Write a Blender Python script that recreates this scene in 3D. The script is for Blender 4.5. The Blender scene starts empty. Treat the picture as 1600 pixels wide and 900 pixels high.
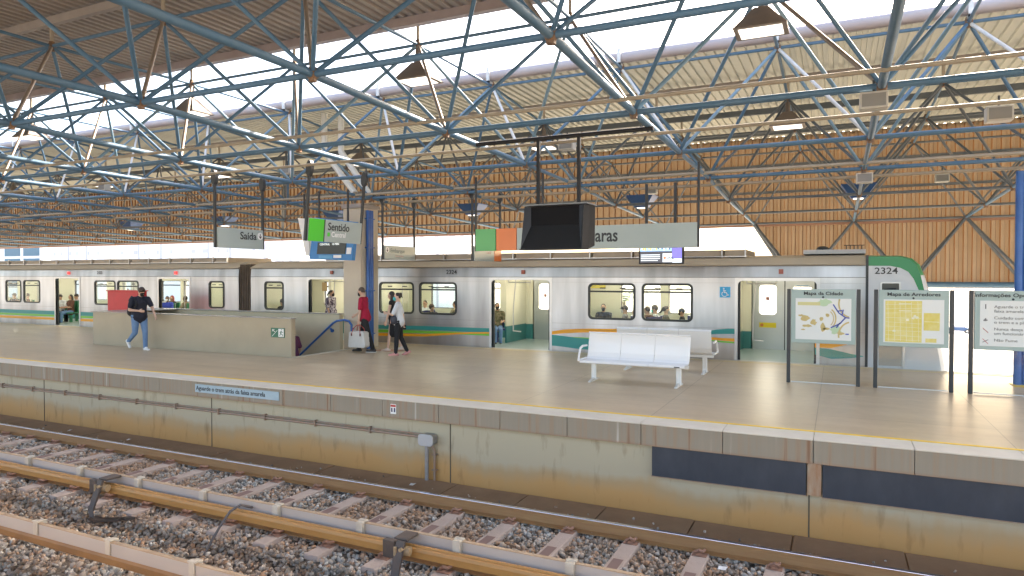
import bpy, bmesh, math, random
import numpy as np
from mathutils import Vector, Matrix
random.seed(7)
R = math.radians
C = bpy.data.collections.new('Scene'); bpy.context.scene.collection.children.link(C)
scn = bpy.context.scene
# ------------------------------------------------------------------ camera, world, sun, exposure
YAW, PITCH, F, CAMZ = R(25.54), R(1.08), 1063.0, 2.05
cam = bpy.data.cameras.new('camera'); cam_o = bpy.data.objects.new('camera', cam); C.objects.link(cam_o)
cam.sensor_width = 36; cam.lens = 36*F/1600; cam.clip_end = 3000; cam.clip_start = 0.05
cam_o.location = (0, 0, CAMZ); cam_o.rotation_euler = (R(90)-PITCH, 0, YAW)
scn.camera = cam_o
w = bpy.data.worlds.new('World'); scn.world = w; w.use_nodes = True
SUN_EL, SUN_AZ = R(36), R(17)          # azimuth measured from +Y towards +X
nt = w.node_tree; bg = nt.nodes['Background']
sky = nt.nodes.new('ShaderNodeTexSky'); sky.sky_type = 'NISHITA'; sky.sun_disc = False
sky.sun_elevation = SUN_EL; sky.sun_rotation = SUN_AZ; sky.dust_density = 4.0; sky.air_density = 1.0; sky.ozone_density = 1.0
nt.links.new(sky.outputs[0], bg.inputs[0]); bg.inputs[1].default_value = 0.15
sl = bpy.data.lights.new('sun', 'SUN'); sl.energy = 3.0; sl.angle = R(0.5); sl.color = (1, .95, .87)
so = bpy.data.objects.new('sun', sl); C.objects.link(so)
sd = Vector((math.sin(SUN_AZ)*math.cos(SUN_EL), math.cos(SUN_AZ)*math.cos(SUN_EL), math.sin(SUN_EL)))
so.rotation_euler = (-sd).to_track_quat('-Z', 'Y').to_euler(); so.location = (0, 0, 60)
scn.view_settings.view_transform = 'Standard'; scn.view_settings.look = 'None'
scn.view_settings.exposure = 2.78; scn.view_settings.use_white_balance = True; scn.view_settings.white_balance_temperature = 7150; scn.view_settings.white_balance_tint = 13; scn.view_settings.gamma = 1; scn.view_settings.use_curve_mapping = False
cs, sn = math.cos(YAW), math.sin(YAW)
def at(u, v, y):
    """photo pixel -> world point on the vertical plane at distance y"""
    a = (u-800)/F; k = (cs+a*sn)
    return Vector((y*(a*cs-sn)/k, y, CAMZ - (v-430)/F*y/k))
def ux(u, y): return at(u, 430, y).x

# ------------------------------------------------------------------ materials
MATS = {}
def mat(name, col, rough=.5, metal=0., col2=None, ns=4., amt=.5, stretch=(1,1,1), bump=0., bs=40., emit=None, es=1., alpha=None, spec=None, island=False, detail=4.):
    if name in MATS: return MATS[name]
    m = bpy.data.materials.new(name); m.use_nodes = True; MATS[name] = m
    t = m.node_tree; b = t.nodes['Principled BSDF']
    b.inputs['Base Color'].default_value = (*col, 1); b.inputs['Roughness'].default_value = rough; b.inputs['Metallic'].default_value = metal
    if spec is not None: b.inputs['Specular IOR Level'].default_value = spec
    if emit: b.inputs['Emission Color'].default_value = (*emit, 1); b.inputs['Emission Strength'].default_value = es
    tc = t.nodes.new('ShaderNodeTexCoord'); mp = t.nodes.new('ShaderNodeMapping'); mp.inputs['Scale'].default_value = stretch
    t.links.new(tc.outputs['Object'], mp.inputs[0])
    if col2 is not None:
        n = t.nodes.new('ShaderNodeTexNoise'); n.inputs['Scale'].default_value = ns; n.inputs['Detail'].default_value = detail; n.inputs['Roughness'].default_value = .6
        t.links.new(mp.outputs[0], n.inputs['Vector'])
        r = t.nodes.new('ShaderNodeValToRGB'); r.color_ramp.elements[0].position = .5-amt/2; r.color_ramp.elements[1].position = .5+amt/2
        r.color_ramp.elements[0].color = (*col, 1); r.color_ramp.elements[1].color = (*col2, 1)
        t.links.new(n.outputs['Fac'], r.inputs[0]); t.links.new(r.outputs[0], b.inputs['Base Color'])
    if bump:
        n2 = t.nodes.new('ShaderNodeTexNoise'); n2.inputs['Scale'].default_value = bs; n2.inputs['Detail'].default_value = 3
        t.links.new(mp.outputs[0], n2.inputs['Vector'])
        bp = t.nodes.new('ShaderNodeBump'); bp.inputs['Strength'].default_value = bump; bp.inputs['Distance'].default_value = .02
        t.links.new(n2.outputs['Fac'], bp.inputs['Height']); t.links.new(bp.outputs[0], b.inputs['Normal'])
    return m
def N(t, k, **kw):
    n = t.nodes.new(k)
    for a, v in kw.items(): setattr(n, a, v)
    return n
def ramp(t, stops):
    r = t.nodes.new('ShaderNodeValToRGB'); e = r.color_ramp.elements
    while len(e) < len(stops): e.new(.5)
    for el, (p, c) in zip(e, stops): el.position = p; el.color = (*c, 1)
    return r
def glass(name, tint=(.9,.95,.93), refl=.5):
    if name in MATS: return MATS[name]
    m = bpy.data.materials.new(name); m.use_nodes = True; MATS[name] = m; t = m.node_tree; t.nodes.clear()
    o = N(t, 'ShaderNodeOutputMaterial'); mx = N(t, 'ShaderNodeMixShader'); tr = N(t, 'ShaderNodeBsdfTransparent'); g = N(t, 'ShaderNodeBsdfGlossy'); lw = N(t, 'ShaderNodeLayerWeight'); pw = N(t, 'ShaderNodeMath', operation='POWER'); fr = N(t, 'ShaderNodeMath', operation='MULTIPLY_ADD')
    tr.inputs[0].default_value = (*tint, 1); g.inputs['Roughness'].default_value = .03; g.inputs[0].default_value = (refl, refl, refl, 1); lw.inputs[0].default_value = .5; pw.inputs[1].default_value = 4.; fr.inputs[1].default_value = .7; fr.inputs[2].default_value = .04; t.links.new(lw.outputs['Facing'], pw.inputs[0]); t.links.new(pw.outputs[0], fr.inputs[0])
    t.links.new(fr.outputs[0], mx.inputs[0]); t.links.new(tr.outputs[0], mx.inputs[1]); t.links.new(g.outputs[0], mx.inputs[2]); t.links.new(mx.outputs[0], o.inputs[0])
    return m
blue = mat('blue_paint', (.055,.14,.235), .5, 0, (.11,.19,.27), 3., .5, bump=.1, bs=20, spec=.3)
hub_m = mat('hub_rust', (.12,.11,.10), .6, .3, (.26,.13,.06), 8., .4)
greyblue = mat('grey_blue_steel', (.075,.10,.13), .5, 0, (.12,.135,.145), 3., .5)  # far frame members take this tone: their shade is put into the colour
cream_steel = mat('cream_steel', (.42,.37,.29), .6, 0, (.30,.25,.20), 3., .6)
white_paint = mat('white_paint', (.78,.78,.76), .35)
white_steel = mat('white_steel', (.62,.64,.62), .45, 0, (.50,.50,.47), 5., .5)
dark = mat('dark_frame', (.03,.035,.04), .4, 0)
black = mat('black_plastic', (.018,.02,.024), .5, spec=.3)
rubber = mat('rubber', (.03,.035,.035), .5)
sign_grey = mat('sign_grey', (.36,.44,.43), .35, 0, (.40,.47,.46), 1.5, .6)
sign_text = mat('sign_text', (.02,.025,.03), .4)
sign_white = mat('sign_white', (.8,.82,.82), .4)
green_sign = mat('sign_green', (.07,.58,.05), .3)
orange_sign = mat('sign_orange', (.75,.20,.05), .3)
cream_wall = mat('cream_wall', (.62,.54,.38), .55, 0, (.55,.48,.33), 2., .5, bump=.05)

# ------------------------------------------------------------------ mesh builder
def wloc(o):
    p = Vector((0,0,0))
    while o is not None: p = p + o.location; o = o.parent
    return p
def frame(d, up=None):
    d = d.normalized(); h = Vector(up) if up is not None else (Vector((0,0,1)) if abs(d.z) < .95 else Vector((1,0,0)))
    s = d.cross(h).normalized(); return s, s.cross(d).normalized()
class MB:
    def __init__(s): s.v = []; s.f = []; s.m = []
    def add(s, vs, fs, mi=0):
        b = len(s.v); s.v += [tuple(p) for p in vs]; s.f += [tuple(b+i for i in f) for f in fs]; s.m += [mi]*len(fs); return s
    def box(s, a, b, mi=0, M=None):
        x0,y0,z0 = a; x1,y1,z1 = b
        if x0 > x1: x0,x1 = x1,x0
        if y0 > y1: y0,y1 = y1,y0
        if z0 > z1: z0,z1 = z1,z0
        vs = [Vector(p) for p in ((x0,y0,z0),(x1,y0,z0),(x1,y1,z0),(x0,y1,z0),(x0,y0,z1),(x1,y0,z1),(x1,y1,z1),(x0,y1,z1))]
        if M is not None: vs = [M @ p for p in vs]
        return s.add(vs, [(0,3,2,1),(4,5,6,7),(0,1,5,4),(1,2,6,5),(2,3,7,6),(3,0,4,7)], mi)
    def tube(s, p0, p1, r, seg=8, r1=None, mi=0, caps=True):
        p0 = Vector(p0); p1 = Vector(p1); r1 = r if r1 is None else r1
        a, b = frame(p1-p0); vs = []
        for P, rr in ((p0, r), (p1, r1)):
            for k in range(seg):
                t = 2*math.pi*k/seg; vs.append(P + a*(rr*math.cos(t)) + b*(rr*math.sin(t)))
        fs = [(k, (k+1)%seg, seg+(k+1)%seg, seg+k) for k in range(seg)]
        if caps: fs += [tuple(range(seg-1,-1,-1)), tuple(range(seg, 2*seg))]
        return s.add(vs, fs, mi)
    def path(s, pts, r, seg=8, mi=0):
        for p, q in zip(pts, pts[1:]): s.tube(p, q, r, seg, mi=mi)
        for p in pts[1:-1]: s.ball(p, r, mi=mi)
        return s
    def ball(s, c, r, mi=0, n=6, m=8, sc=(1,1,1)):
        c = Vector(c); vs = [c+Vector((0,0,r*sc[2]))]
        for i in range(1, n):
            th = math.pi*i/n
            for k in range(m):
                ph = 2*math.pi*k/m; vs.append(c+Vector((r*sc[0]*math.sin(th)*math.cos(ph), r*sc[1]*math.sin(th)*math.sin(ph), r*sc[2]*math.cos(th))))
        vs.append(c-Vector((0,0,r*sc[2]))); fs = [(0, 1+k, 1+(k+1)%m) for k in range(m)]
        for i in range(n-2):
            for k in range(m): a = 1+i*m; fs.append((a+k, a+m+k, a+m+(k+1)%m, a+(k+1)%m))
        a = 1+(n-2)*m; L = len(vs)-1; fs += [(a+k, L, a+(k+1)%m) for k in range(m)]
        return s.add(vs, fs, mi)
    def prism(s, pts, off, mi=0):
        """closed 3D polygon extruded by the vector off"""
        off = Vector(off); pts = [Vector(p) for p in pts]; n = len(pts)
        nrm = Vector((0,0,0))
        for p, q in zip(pts, pts[1:]+pts[:1]): nrm += p.cross(q)
        if nrm.dot(off) > 0: pts = pts[::-1]
        return s.add(pts+[p+off for p in pts], [tuple(range(n)), tuple(range(2*n-1, n-1, -1))]+[(i, n+i, n+(i+1)%n, (i+1)%n) for i in range(n)], mi)
    def capsule(s, p0, p1, r0, r1, lat=None, fl0=1., fl1=None, m=12, mi=0):
        """tapered capsule; r is the radius along lat, r*fl across it"""
        p0 = Vector(p0); p1 = Vector(p1); fl1 = fl0 if fl1 is None else fl1
        d = (p1-p0); L = d.length; d = d.normalized() if L > 1e-6 else Vector((0,0,1))
        if lat is None: lat = frame(d)[0]
        lat = Vector(lat); lat = (lat - d*lat.dot(d)).normalized(); o = d.cross(lat)
        rings = []
        for i in range(1, 4): t = math.pi/2*(i/3.); rings.append((p0-d*(r0*min(fl0,1)*math.cos(t)), r0*math.sin(t), fl0))
        for i in range(3, 0, -1): t = math.pi/2*(i/3.); rings.append((p1+d*(r1*min(fl1,1)*math.cos(t)), r1*math.sin(t), fl1))
        vs = [p0-d*r0*min(fl0,1)]
        for c, rr, f in rings:
            for k in range(m):
                a = 2*math.pi*k/m; vs.append(c+lat*(rr*math.cos(a))+o*(rr*f*math.sin(a)))
        vs.append(p1+d*r1*min(fl1,1)); fs = [(0, 1+(k+1)%m, 1+k) for k in range(m)]
        for i in range(len(rings)-1):
            for k in range(m): a = 1+i*m; fs.append((a+k, a+(k+1)%m, a+m+(k+1)%m, a+m+k))
        a = 1+(len(rings)-1)*m; E = len(vs)-1; fs += [(a+k, a+(k+1)%m, E) for k in range(m)]
        return s.add(vs, fs, mi)
    def build(s, name, mats, parent=None, smooth=False, bevel=0, label=None):
        me = bpy.data.meshes.new(name); off = wloc(parent) if parent is not None else Vector((0,0,0))
        me.from_pydata([(p[0]-off.x, p[1]-off.y, p[2]-off.z) for p in s.v], [], s.f)
        if not isinstance(mats, (list, tuple)): mats = [mats]
        for m in mats: me.materials.append(m)
        me.polygons.foreach_set('material_index', s.m)
        if smooth is True: me.polygons.foreach_set('use_smooth', [True]*len(s.f))
        elif smooth: 
            me.polygons.foreach_set('use_smooth', [True]*len(s.f)); me.set_sharp_from_angle(angle=R(smooth))
        me.update()
        o = bpy.data.objects.new(name, me); C.objects.link(o); o.parent = parent
        if bevel:
            bv = o.modifiers.new('bevel', 'BEVEL'); bv.width = bevel; bv.segments = 2; bv.limit_method = 'ANGLE'; bv.angle_limit = R(40)
        if label: o['label'] = label
        return o
def tag(o, label=None, cat=None, group=None, kind=None):
    if label: o['label'] = label
    if cat: o['category'] = cat
    if group: o['group'] = group
    if kind: o['kind'] = kind
    return o
def thing(name, label, cat, loc=(0,0,0), group=None, kind=None):
    o = bpy.data.objects.new(name, None); C.objects.link(o); o.location = loc; o.empty_display_size = .2
    return tag(o, label, cat, group, kind)
def dup(o, loc, label=None, rotz=None):
    c = o.copy(); C.objects.link(c); c.location = loc
    if rotz is not None: c.rotation_euler.z = rotz
    if label: c['label'] = label
    for ch in list(o.children):
        d = ch.copy(); C.objects.link(d); d.parent = c
        for g in list(ch.children): e = g.copy(); C.objects.link(e); e.parent = d
    return c
def text(s, name, size, loc, m, parent, rot=(R(90),0,0), align='LEFT', ext=.002, sx=1., bold=0.):
    cu = bpy.data.curves.new(name, 'FONT'); cu.body = s; cu.size = size; cu.extrude = ext; cu.align_x = align; cu.offset = bold; cu.resolution_u = 3
    o = bpy.data.objects.new(name+'_tmp', cu); C.objects.link(o)
    dg = bpy.context.evaluated_depsgraph_get(); dg.update()
    me = bpy.data.meshes.new_from_object(o.evaluated_get(dg)); bpy.data.objects.remove(o); bpy.data.curves.remove(cu)
    me.materials.clear(); me.materials.append(m)
    M = Matrix.Translation(Vector(loc)-wloc(parent)) @ (Matrix.Rotation(rot[2],4,'Z') @ Matrix.Rotation(rot[0],4,'X')) @ Matrix.Diagonal((sx,1,1,1))
    me.transform(M); t = bpy.data.objects.new(name, me); C.objects.link(t); t.parent = parent
    return t
def rrect(x0, z0, x1, z1, r, n=5):
    pts = []
    for cx, cz, a0 in ((x1-r,z0+r,-90),(x1-r,z1-r,0),(x0+r,z1-r,90),(x0+r,z0+r,180)):
        for k in range(n+1): a = R(a0+90*k/n); pts.append((cx+r*math.cos(a), cz+r*math.sin(a)))
    return pts
def ring(mb, outer, inner, y0, y1, mi=0):
    """rounded frame in the xz plane between y0 (front) and y1"""
    n = len(outer); vs = [(x,y0,z) for x,z in outer]+[(x,y0,z) for x,z in inner]+[(x,y1,z) for x,z in outer]+[(x,y1,z) for x,z in inner]
    fs = []
    for i in range(n):
        j = (i+1)%n; fs += [(i,j,n+j,n+i),(2*n+j,2*n+i,3*n+i,3*n+j),(j,i,2*n+i,2*n+j),(n+i,n+j,3*n+j,3*n+i)]
    mb.add(vs, fs, mi)

# ------------------------------------------------------------------ terrain, ballast, platform (the setting)
X0, X1 = -54.0, 15.0
earth = mat('earth', (.34,.30,.24), .9, 0, (.42,.39,.33), .6, .6, bump=.3, bs=3)
g = MB(); ys = [-400,24,30,90,900]; zs = [-1.42,-1.42,-1.9,-7.8,-7.8]
for i in range(4): g.add([(-1500,ys[i],zs[i]),(1500,ys[i],zs[i]),(1500,ys[i+1],zs[i+1]),(-1500,ys[i+1],zs[i+1])], [(0,1,2,3)])
tag(g.build('ground', earth), kind='structure')
# ballast: individually shaped stones, one object
def ballast():
    m = bpy.data.materials.new('ballast_stone'); m.use_nodes = True; t = m.node_tree; b = t.nodes['Principled BSDF']
    ge = N(t,'ShaderNodeNewGeometry'); r = ramp(t, [(0,(.14,.12,.10)),(.2,(.33,.32,.29)),(.45,(.50,.49,.45)),(.6,(.44,.36,.28)),(.82,(.50,.31,.19)),(.93,(.66,.64,.58)),(1,(.74,.72,.67))])
    t.links.new(ge.outputs['Random Per Island'], r.inputs[0])
    no = N(t,'ShaderNodeTexNoise'); no.inputs['Scale'].default_value = 1.1; no.inputs['Detail'].default_value = 4; tc = N(t,'ShaderNodeTexCoord'); t.links.new(tc.outputs['Object'], no.inputs['Vector'])
    r2 = ramp(t, [(.45,(0,0,0)),(.68,(.6,.6,.6))]); t.links.new(no.outputs['Fac'], r2.inputs[0])
    mx = N(t,'ShaderNodeMix', data_type='RGBA'); t.links.new(r2.outputs[0], mx.inputs[0]); t.links.new(r.outputs[0], mx.inputs[6]); mx.inputs[7].default_value = (.48,.28,.15,1)
    t.links.new(mx.outputs[2], b.inputs['Base Color']); b.inputs['Roughness'].default_value = .85
    rng = np.random.default_rng(3)
    base = np.array([(sx,sy,sz) for sx in (-1,1) for sy in (-1,1) for sz in (-1,1)], float)
    quads = np.array([(0,1,3,2),(4,6,7,5),(0,4,5,1),(2,3,7,6),(0,2,6,4),(1,5,7,3)])
    P = []; S = []
    def scatter(xa, xb, ya, yb, dens, s0, s1, z):
        n = int((xb-xa)*(yb-ya)*dens)
        P.append(np.column_stack([rng.uniform(xa,xb,n), rng.uniform(ya,yb,n), z+rng.normal(0,.014,n)])); S.append(rng.uniform(s0,s1,n)**1.0)
    scatter(-13, 4, 3.3, 8.62, 560, .016, .034, -1.318)
    scatter(-22, -13, 4.2, 8.62, 420, .018, .036, -1.318)
    scatter(-34, -22, 6.0, 8.62, 220, .022, .042, -1.318)
    for (xa, xb, n) in ((-20,4,260),):
        P.append(np.column_stack([rng.uniform(xa,xb,n), 8.62+abs(rng.normal(0,.16,n)), np.full(n,-1.272)])); S.append(rng.uniform(.008,.024,n))
    P = np.concatenate(P); S = np.concatenate(S); n = len(P)
    V = base[None]*rng.uniform(.55,1.0,(n,8,3))*S[:,None,None]*np.stack([rng.uniform(.8,1.35,n), rng.uniform(.7,1.1,n), rng.uniform(.5,.85,n)],1)[:,None,:]
    q = rng.normal(size=(n,4)); q /= np.linalg.norm(q,axis=1)[:,None]; a,b_,c,d = q.T
    M = np.stack([np.stack([1-2*(c*c+d*d),2*(b_*c-a*d),2*(b_*d+a*c)],-1),np.stack([2*(b_*c+a*d),1-2*(b_*b_+d*d),2*(c*d-a*b_)],-1),np.stack([2*(b_*d-a*c),2*(c*d+a*b_),1-2*(b_*b_+c*c)],-1)],1)
    V = np.einsum('nij,nkj->nki', M, V)+P[:,None,:]
    me = bpy.data.meshes.new('ballast'); me.vertices.add(n*8); me.vertices.foreach_set('co', V.ravel())
    Fq = (quads[None]+8*np.arange(n)[:,None,None]).reshape(-1)
    me.loops.add(len(Fq)); me.loops.foreach_set('vertex_index', Fq.astype(np.int32)); nf = n*6
    me.polygons.add(nf); me.polygons.foreach_set('loop_start', np.arange(0,nf*4,4,dtype=np.int32)); me.update(calc_edges=True); me.validate()
    me.materials.append(m); o = bpy.data.objects.new('ballast', me); C.objects.link(o)
    tag(o, 'grey and rusty crushed stone ballast between the sleepers', 'ballast', kind='stuff')
ballast()
bed = MB(); bed.add([(-120,1.9,-1.325),(60,1.9,-1.325),(60,8.7,-1.325),(-120,8.7,-1.325)], [(0,1,2,3)])
tag(bed.build('track_bed', mat('track_bed', (.10,.08,.06), .95, 0, (.24,.20,.16), 22., .3, bump=1., bs=60)), kind='structure')
# slabs along the foot of the platform wall
wj = MB()
for x in (-32.6,-27.2,-21.8,-16.4,-11.0,-5.6,-.3,5.2): wj.box((x-.008,9.412,-1.3),(x+.008,9.43,-.31))
led = MB(); x = X0
lm = mat('ledge_slab', (.40,.26,.16), .85, 0, (.29,.185,.115), 2.2, .5, bump=.25, bs=30)
led.box((X0-60, 8.7, -1.41), (40, 9.42, -1.318), 0); x = -60
while x < 14: led.box((x+.008, 8.64+random.uniform(-.01,.01), -1.33), (x+1.232, 9.38, -1.285+random.uniform(-.006,.004)), 0); x += 1.24
tag(led.build('track_side_slabs', lm, bevel=.006), kind='structure')

def wall_material():
    m = bpy.data.materials.new('stained_wall'); m.use_nodes = True; t = m.node_tree; b = t.nodes['Principled BSDF']
    tc = N(t,'ShaderNodeTexCoord'); sp = N(t,'ShaderNodeSeparateXYZ'); t.links.new(tc.outputs['Object'], sp.inputs[0])
    no = N(t,'ShaderNodeTexNoise'); no.inputs['Scale'].default_value = .9; no.inputs['Detail'].default_value = 6; t.links.new(tc.outputs['Object'], no.inputs['Vector'])
    mp = N(t,'ShaderNodeMapping'); mp.inputs['Scale'].default_value = (9,9,.5); t.links.new(tc.outputs['Object'], mp.inputs[0])
    n2 = N(t,'ShaderNodeTexNoise'); n2.inputs['Scale'].default_value = 1.; n2.inputs['Detail'].default_value = 5; t.links.new(mp.outputs[0], n2.inputs['Vector'])
    a1 = N(t,'ShaderNodeMath', operation='MULTIPLY_ADD'); a1.inputs[1].default_value = .5; t.links.new(no.outputs['Fac'], a1.inputs[0]); t.links.new(sp.outputs['Z'], a1.inputs[2])
    a2 = N(t,'ShaderNodeMath', operation='MULTIPLY_ADD'); a2.inputs[1].default_value = .12; t.links.new(n2.outputs['Fac'], a2.inputs[0]); t.links.new(a1.outputs[0], a2.inputs[2])
    mr = N(t,'ShaderNodeMapRange'); mr.inputs[1].default_value = -1.0; mr.inputs[2].default_value = 0.1; t.links.new(a2.outputs[0], mr.inputs[0])
    r = ramp(t, [(0,(.50,.27,.09)),(.20,(.50,.29,.11)),(.36,(.42,.30,.16)),(.48,(.42,.375,.27)),(1,(.42,.385,.28))])
    t.links.new(mr.outputs[0], r.inputs[0])
    # dark drip marks
    mp2 = N(t,'ShaderNodeMapping'); mp2.inputs['Scale'].default_value = (3.2,3.2,.8); t.links.new(tc.outputs['Object'], mp2.inputs[0])
    n3 = N(t,'ShaderNodeTexNoise'); n3.inputs['Scale'].default_value = 2.4; n3.inputs['Detail'].default_value = 8; t.links.new(mp2.outputs[0], n3.inputs['Vector'])
    r3 = ramp(t, [(.58,(1,1,1)),(.76,(.70,.66,.6))]); t.links.new(n3.outputs['Fac'], r3.inputs[0])
    mu = N(t,'ShaderNodeMix', data_type='RGBA', blend_type='MULTIPLY'); mu.inputs[0].default_value = 1; t.links.new(r.outputs[0], mu.inputs[6]); t.links.new(r3.outputs[0], mu.inputs[7])
    t.links.new(mu.outputs[2], b.inputs['Base Color']); b.inputs['Roughness'].default_value = .6
    return m
def fascia_material():
    m = bpy.data.materials.new('fascia_concrete'); m.use_nodes = True; t = m.node_tree; b = t.nodes['Principled BSDF']
    tc = N(t,'ShaderNodeTexCoord'); mp = N(t,'ShaderNodeMapping'); mp.inputs['Scale'].default_value = (11,4,.35); t.links.new(tc.outputs['Object'], mp.inputs[0])
    n = N(t,'ShaderNodeTexNoise'); n.inputs['Scale'].default_value = 1.; n.inputs['Detail'].default_value = 6; t.links.new(mp.outputs[0], n.inputs['Vector'])
    r = ramp(t, [(.30,(.22,.12,.07)),(.40,(.30,.23,.165)),(.50,(.27,.24,.19)),(.62,(.29,.25,.195)),(.70,(.44,.42,.37))]); t.links.new(n.outputs['Fac'], r.inputs[0])
    n2 = N(t,'ShaderNodeTexNoise'); n2.inputs['Scale'].default_value = .7; n2.inputs['Detail'].default_value = 2; t.links.new(tc.outputs['Object'], n2.inputs['Vector'])
    sp = N(t,'ShaderNodeSeparateXYZ'); t.links.new(tc.outputs['Object'], sp.inputs[0])
    mr = N(t,'ShaderNodeMapRange'); mr.inputs[1].default_value = -.31; mr.inputs[2].default_value = -.26; mr.inputs[3].default_value = 1; mr.inputs[4].default_value = 0; t.links.new(sp.outputs['Z'], mr.inputs[0])
    mul = N(t,'ShaderNodeMath', operation='MULTIPLY'); t.links.new(mr.outputs[0], mul.inputs[0]); t.links.new(n.outputs['Fac'], mul.inputs[1])
    mx = N(t,'ShaderNodeMix', data_type='RGBA'); t.links.new(mul.outputs[0], mx.inputs[0]); t.links.new(r.outputs[0], mx.inputs[6]); mx.inputs[7].default_value = (.30,.14,.07,1)
    t.links.new(mx.outputs[2], b.inputs['Base Color']); b.inputs['Roughness'].default_value = .75
    return m
def floor_material():
    m = bpy.data.materials.new('platform_floor'); m.use_nodes = True; t = m.node_tree; b = t.nodes['Principled BSDF']
    tc = N(t,'ShaderNodeTexCoord'); n = N(t,'ShaderNodeTexNoise'); n.inputs['Scale'].default_value = .8; n.inputs['Detail'].default_value = 7; n.inputs['Roughness'].default_value = .62
    t.links.new(tc.outputs['Object'], n.inputs['Vector']); r = ramp(t, [(.3,(.54,.41,.265)),(.7,(.64,.50,.335))]); t.links.new(n.outputs['Fac'], r.inputs[0])
    n2 = N(t,'ShaderNodeTexNoise'); n2.inputs['Scale'].default_value = 7; n2.inputs['Detail'].default_value = 6; t.links.new(tc.outputs['Object'], n2.inputs['Vector'])
    r2 = ramp(t, [(.3,(.92,.92,.92)),(.7,(1,1,1))]); t.links.new(n2.outputs['Fac'], r2.inputs[0])
    mu = N(t,'ShaderNodeMix', data_type='RGBA', blend_type='MULTIPLY'); mu.inputs[0].default_value = 1; t.links.new(r.outputs[0], mu.inputs[6]); t.links.new(r2.outputs[0], mu.inputs[7])
    br = N(t,'ShaderNodeTexBrick'); br.offset = 0; br.inputs['Scale'].default_value = 1; br.inputs['Mortar Size'].default_value = .006; br.inputs['Brick Width'].default_value = 2.18; br.inputs['Row Height'].default_value = 1.9
    br.inputs['Color1'].default_value = (1,1,1,1); br.inputs['Color2'].default_value = (.93,.93,.93,1); br.inputs['Mortar'].default_value = (.6,.57,.52,1)
    mp = N(t,'ShaderNodeMapping'); mp.inputs['Location'].default_value = (.25,-1.7,0); t.links.new(tc.outputs['Object'], mp.inputs[0]); t.links.new(mp.outputs[0], br.inputs['Vector'])
    m2 = N(t,'ShaderNodeMix', data_type='RGBA', blend_type='MULTIPLY'); m2.inputs[0].default_value = 1; t.links.new(mu.outputs[2], m2.inputs[6]); t.links.new(br.outputs['Color'], m2.inputs[7])
    vo = N(t,'ShaderNodeTexVoronoi'); vo.inputs['Scale'].default_value = 1.3; t.links.new(tc.outputs['Object'], vo.inputs['Vector']); rv = ramp(t, [(.022,(.62,.6,.58)),(.034,(1,1,1))]); t.links.new(vo.outputs['Distance'], rv.inputs[0])
    m3 = N(t,'ShaderNodeMix', data_type='RGBA', blend_type='MULTIPLY'); m3.inputs[0].default_value = 1; t.links.new(m2.outputs[2], m3.inputs[6]); t.links.new(rv.outputs[0], m3.inputs[7])
    mp5 = N(t,'ShaderNodeMapping'); mp5.inputs['Scale'].default_value = (.25,1.6,1); t.links.new(tc.outputs['Object'], mp5.inputs[0]); n5 = N(t,'ShaderNodeTexNoise'); n5.inputs['Scale'].default_value = 1.6; n5.inputs['Detail'].default_value = 6; t.links.new(mp5.outputs[0], n5.inputs['Vector'])
    r5 = ramp(t, [(.35,(.92,.90,.88)),(.6,(1.0,1.0,1.0))]); t.links.new(n5.outputs['Fac'], r5.inputs[0])
    m4 = N(t,'ShaderNodeMix', data_type='RGBA', blend_type='MULTIPLY'); m4.inputs[0].default_value = 1; t.links.new(m3.outputs[2], m4.inputs[6]); t.links.new(r5.outputs[0], m4.inputs[7])
    t.links.new(m4.outputs[2], b.inputs['Base Color'])
    mr = N(t,'ShaderNodeMapRange'); mr.inputs[3].default_value = .31; mr.inputs[4].default_value = .42; t.links.new(n.outputs['Fac'], mr.inputs[0]); t.links.new(mr.outputs[0], b.inputs['Roughness'])
    b.inputs['Specular IOR Level'].default_value = .55
    return m
floor_m = floor_material(); wall_m = wall_material(); fascia_m = fascia_material()
SX0, SX1, SY0, SY1 = -19.8, -12.2, 12.98, 14.95      # stair well
plat = thing('platform', None, None, (0, 13, 0), kind='structure')
d = MB()
for a in ((X0-40,9.70,SX0,16.98),(SX0,9.70,SX1,SY0),(SX0,SY1,SX1,16.98),(SX1,9.70,30,16.98)): d.box((a[0],a[1],-.25),(a[2],a[3],0))
d.build('deck', floor_m, plat)
d = MB(); d.box((X0-40,9.42,-1.5),(30,9.6,-.02)); d.box((X0-40,16.75,-1.5),(30,16.9,-.26)); d.build('base_wall', wall_m, plat)
d = MB(); e = MB(); k0 = int((X0-.25)/1.09)-20
for k in range(k0, 22):
    xa = -.25+1.09*k; d.box((xa+.004, 9.22, -.30), (xa+1.086, 9.42, -.004)); e.box((xa+.003, 9.19, -.004), (xa+1.087, 9.645, .012))
d.box((X0-40, 9.3, -.29), (30, 9.44, -.03), 0)
d.build('edge_fascia', fascia_m, plat, bevel=.004)
e.build('edge_strip', mat('edge_white', (.70,.66,.58), .5, 0, (.58,.54,.47), 3., .6), plat, bevel=.003)
wj.build('wall_joint', mat('joint_dark', (.10,.085,.06), .8), plat)
MB().box((X0-40, 9.645, -.01), (30, 9.715, .016)).build('yellow_line', mat('yellow_line', (.90,.60,.03), .5, 0, (.80,.54,.06), 6., .5), plat)
MB().box((X0-40,16.98,-.25),(30,17.03,.006)).build('far_edge_trim', mat('edge_trim', (.62,.54,.40), .5), plat)
MB().box((X0-40,16.72,.0),(30,16.78,.004)).build('far_edge_line', mat('yellow_line2', (.62,.50,.22), .5), plat)
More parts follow.
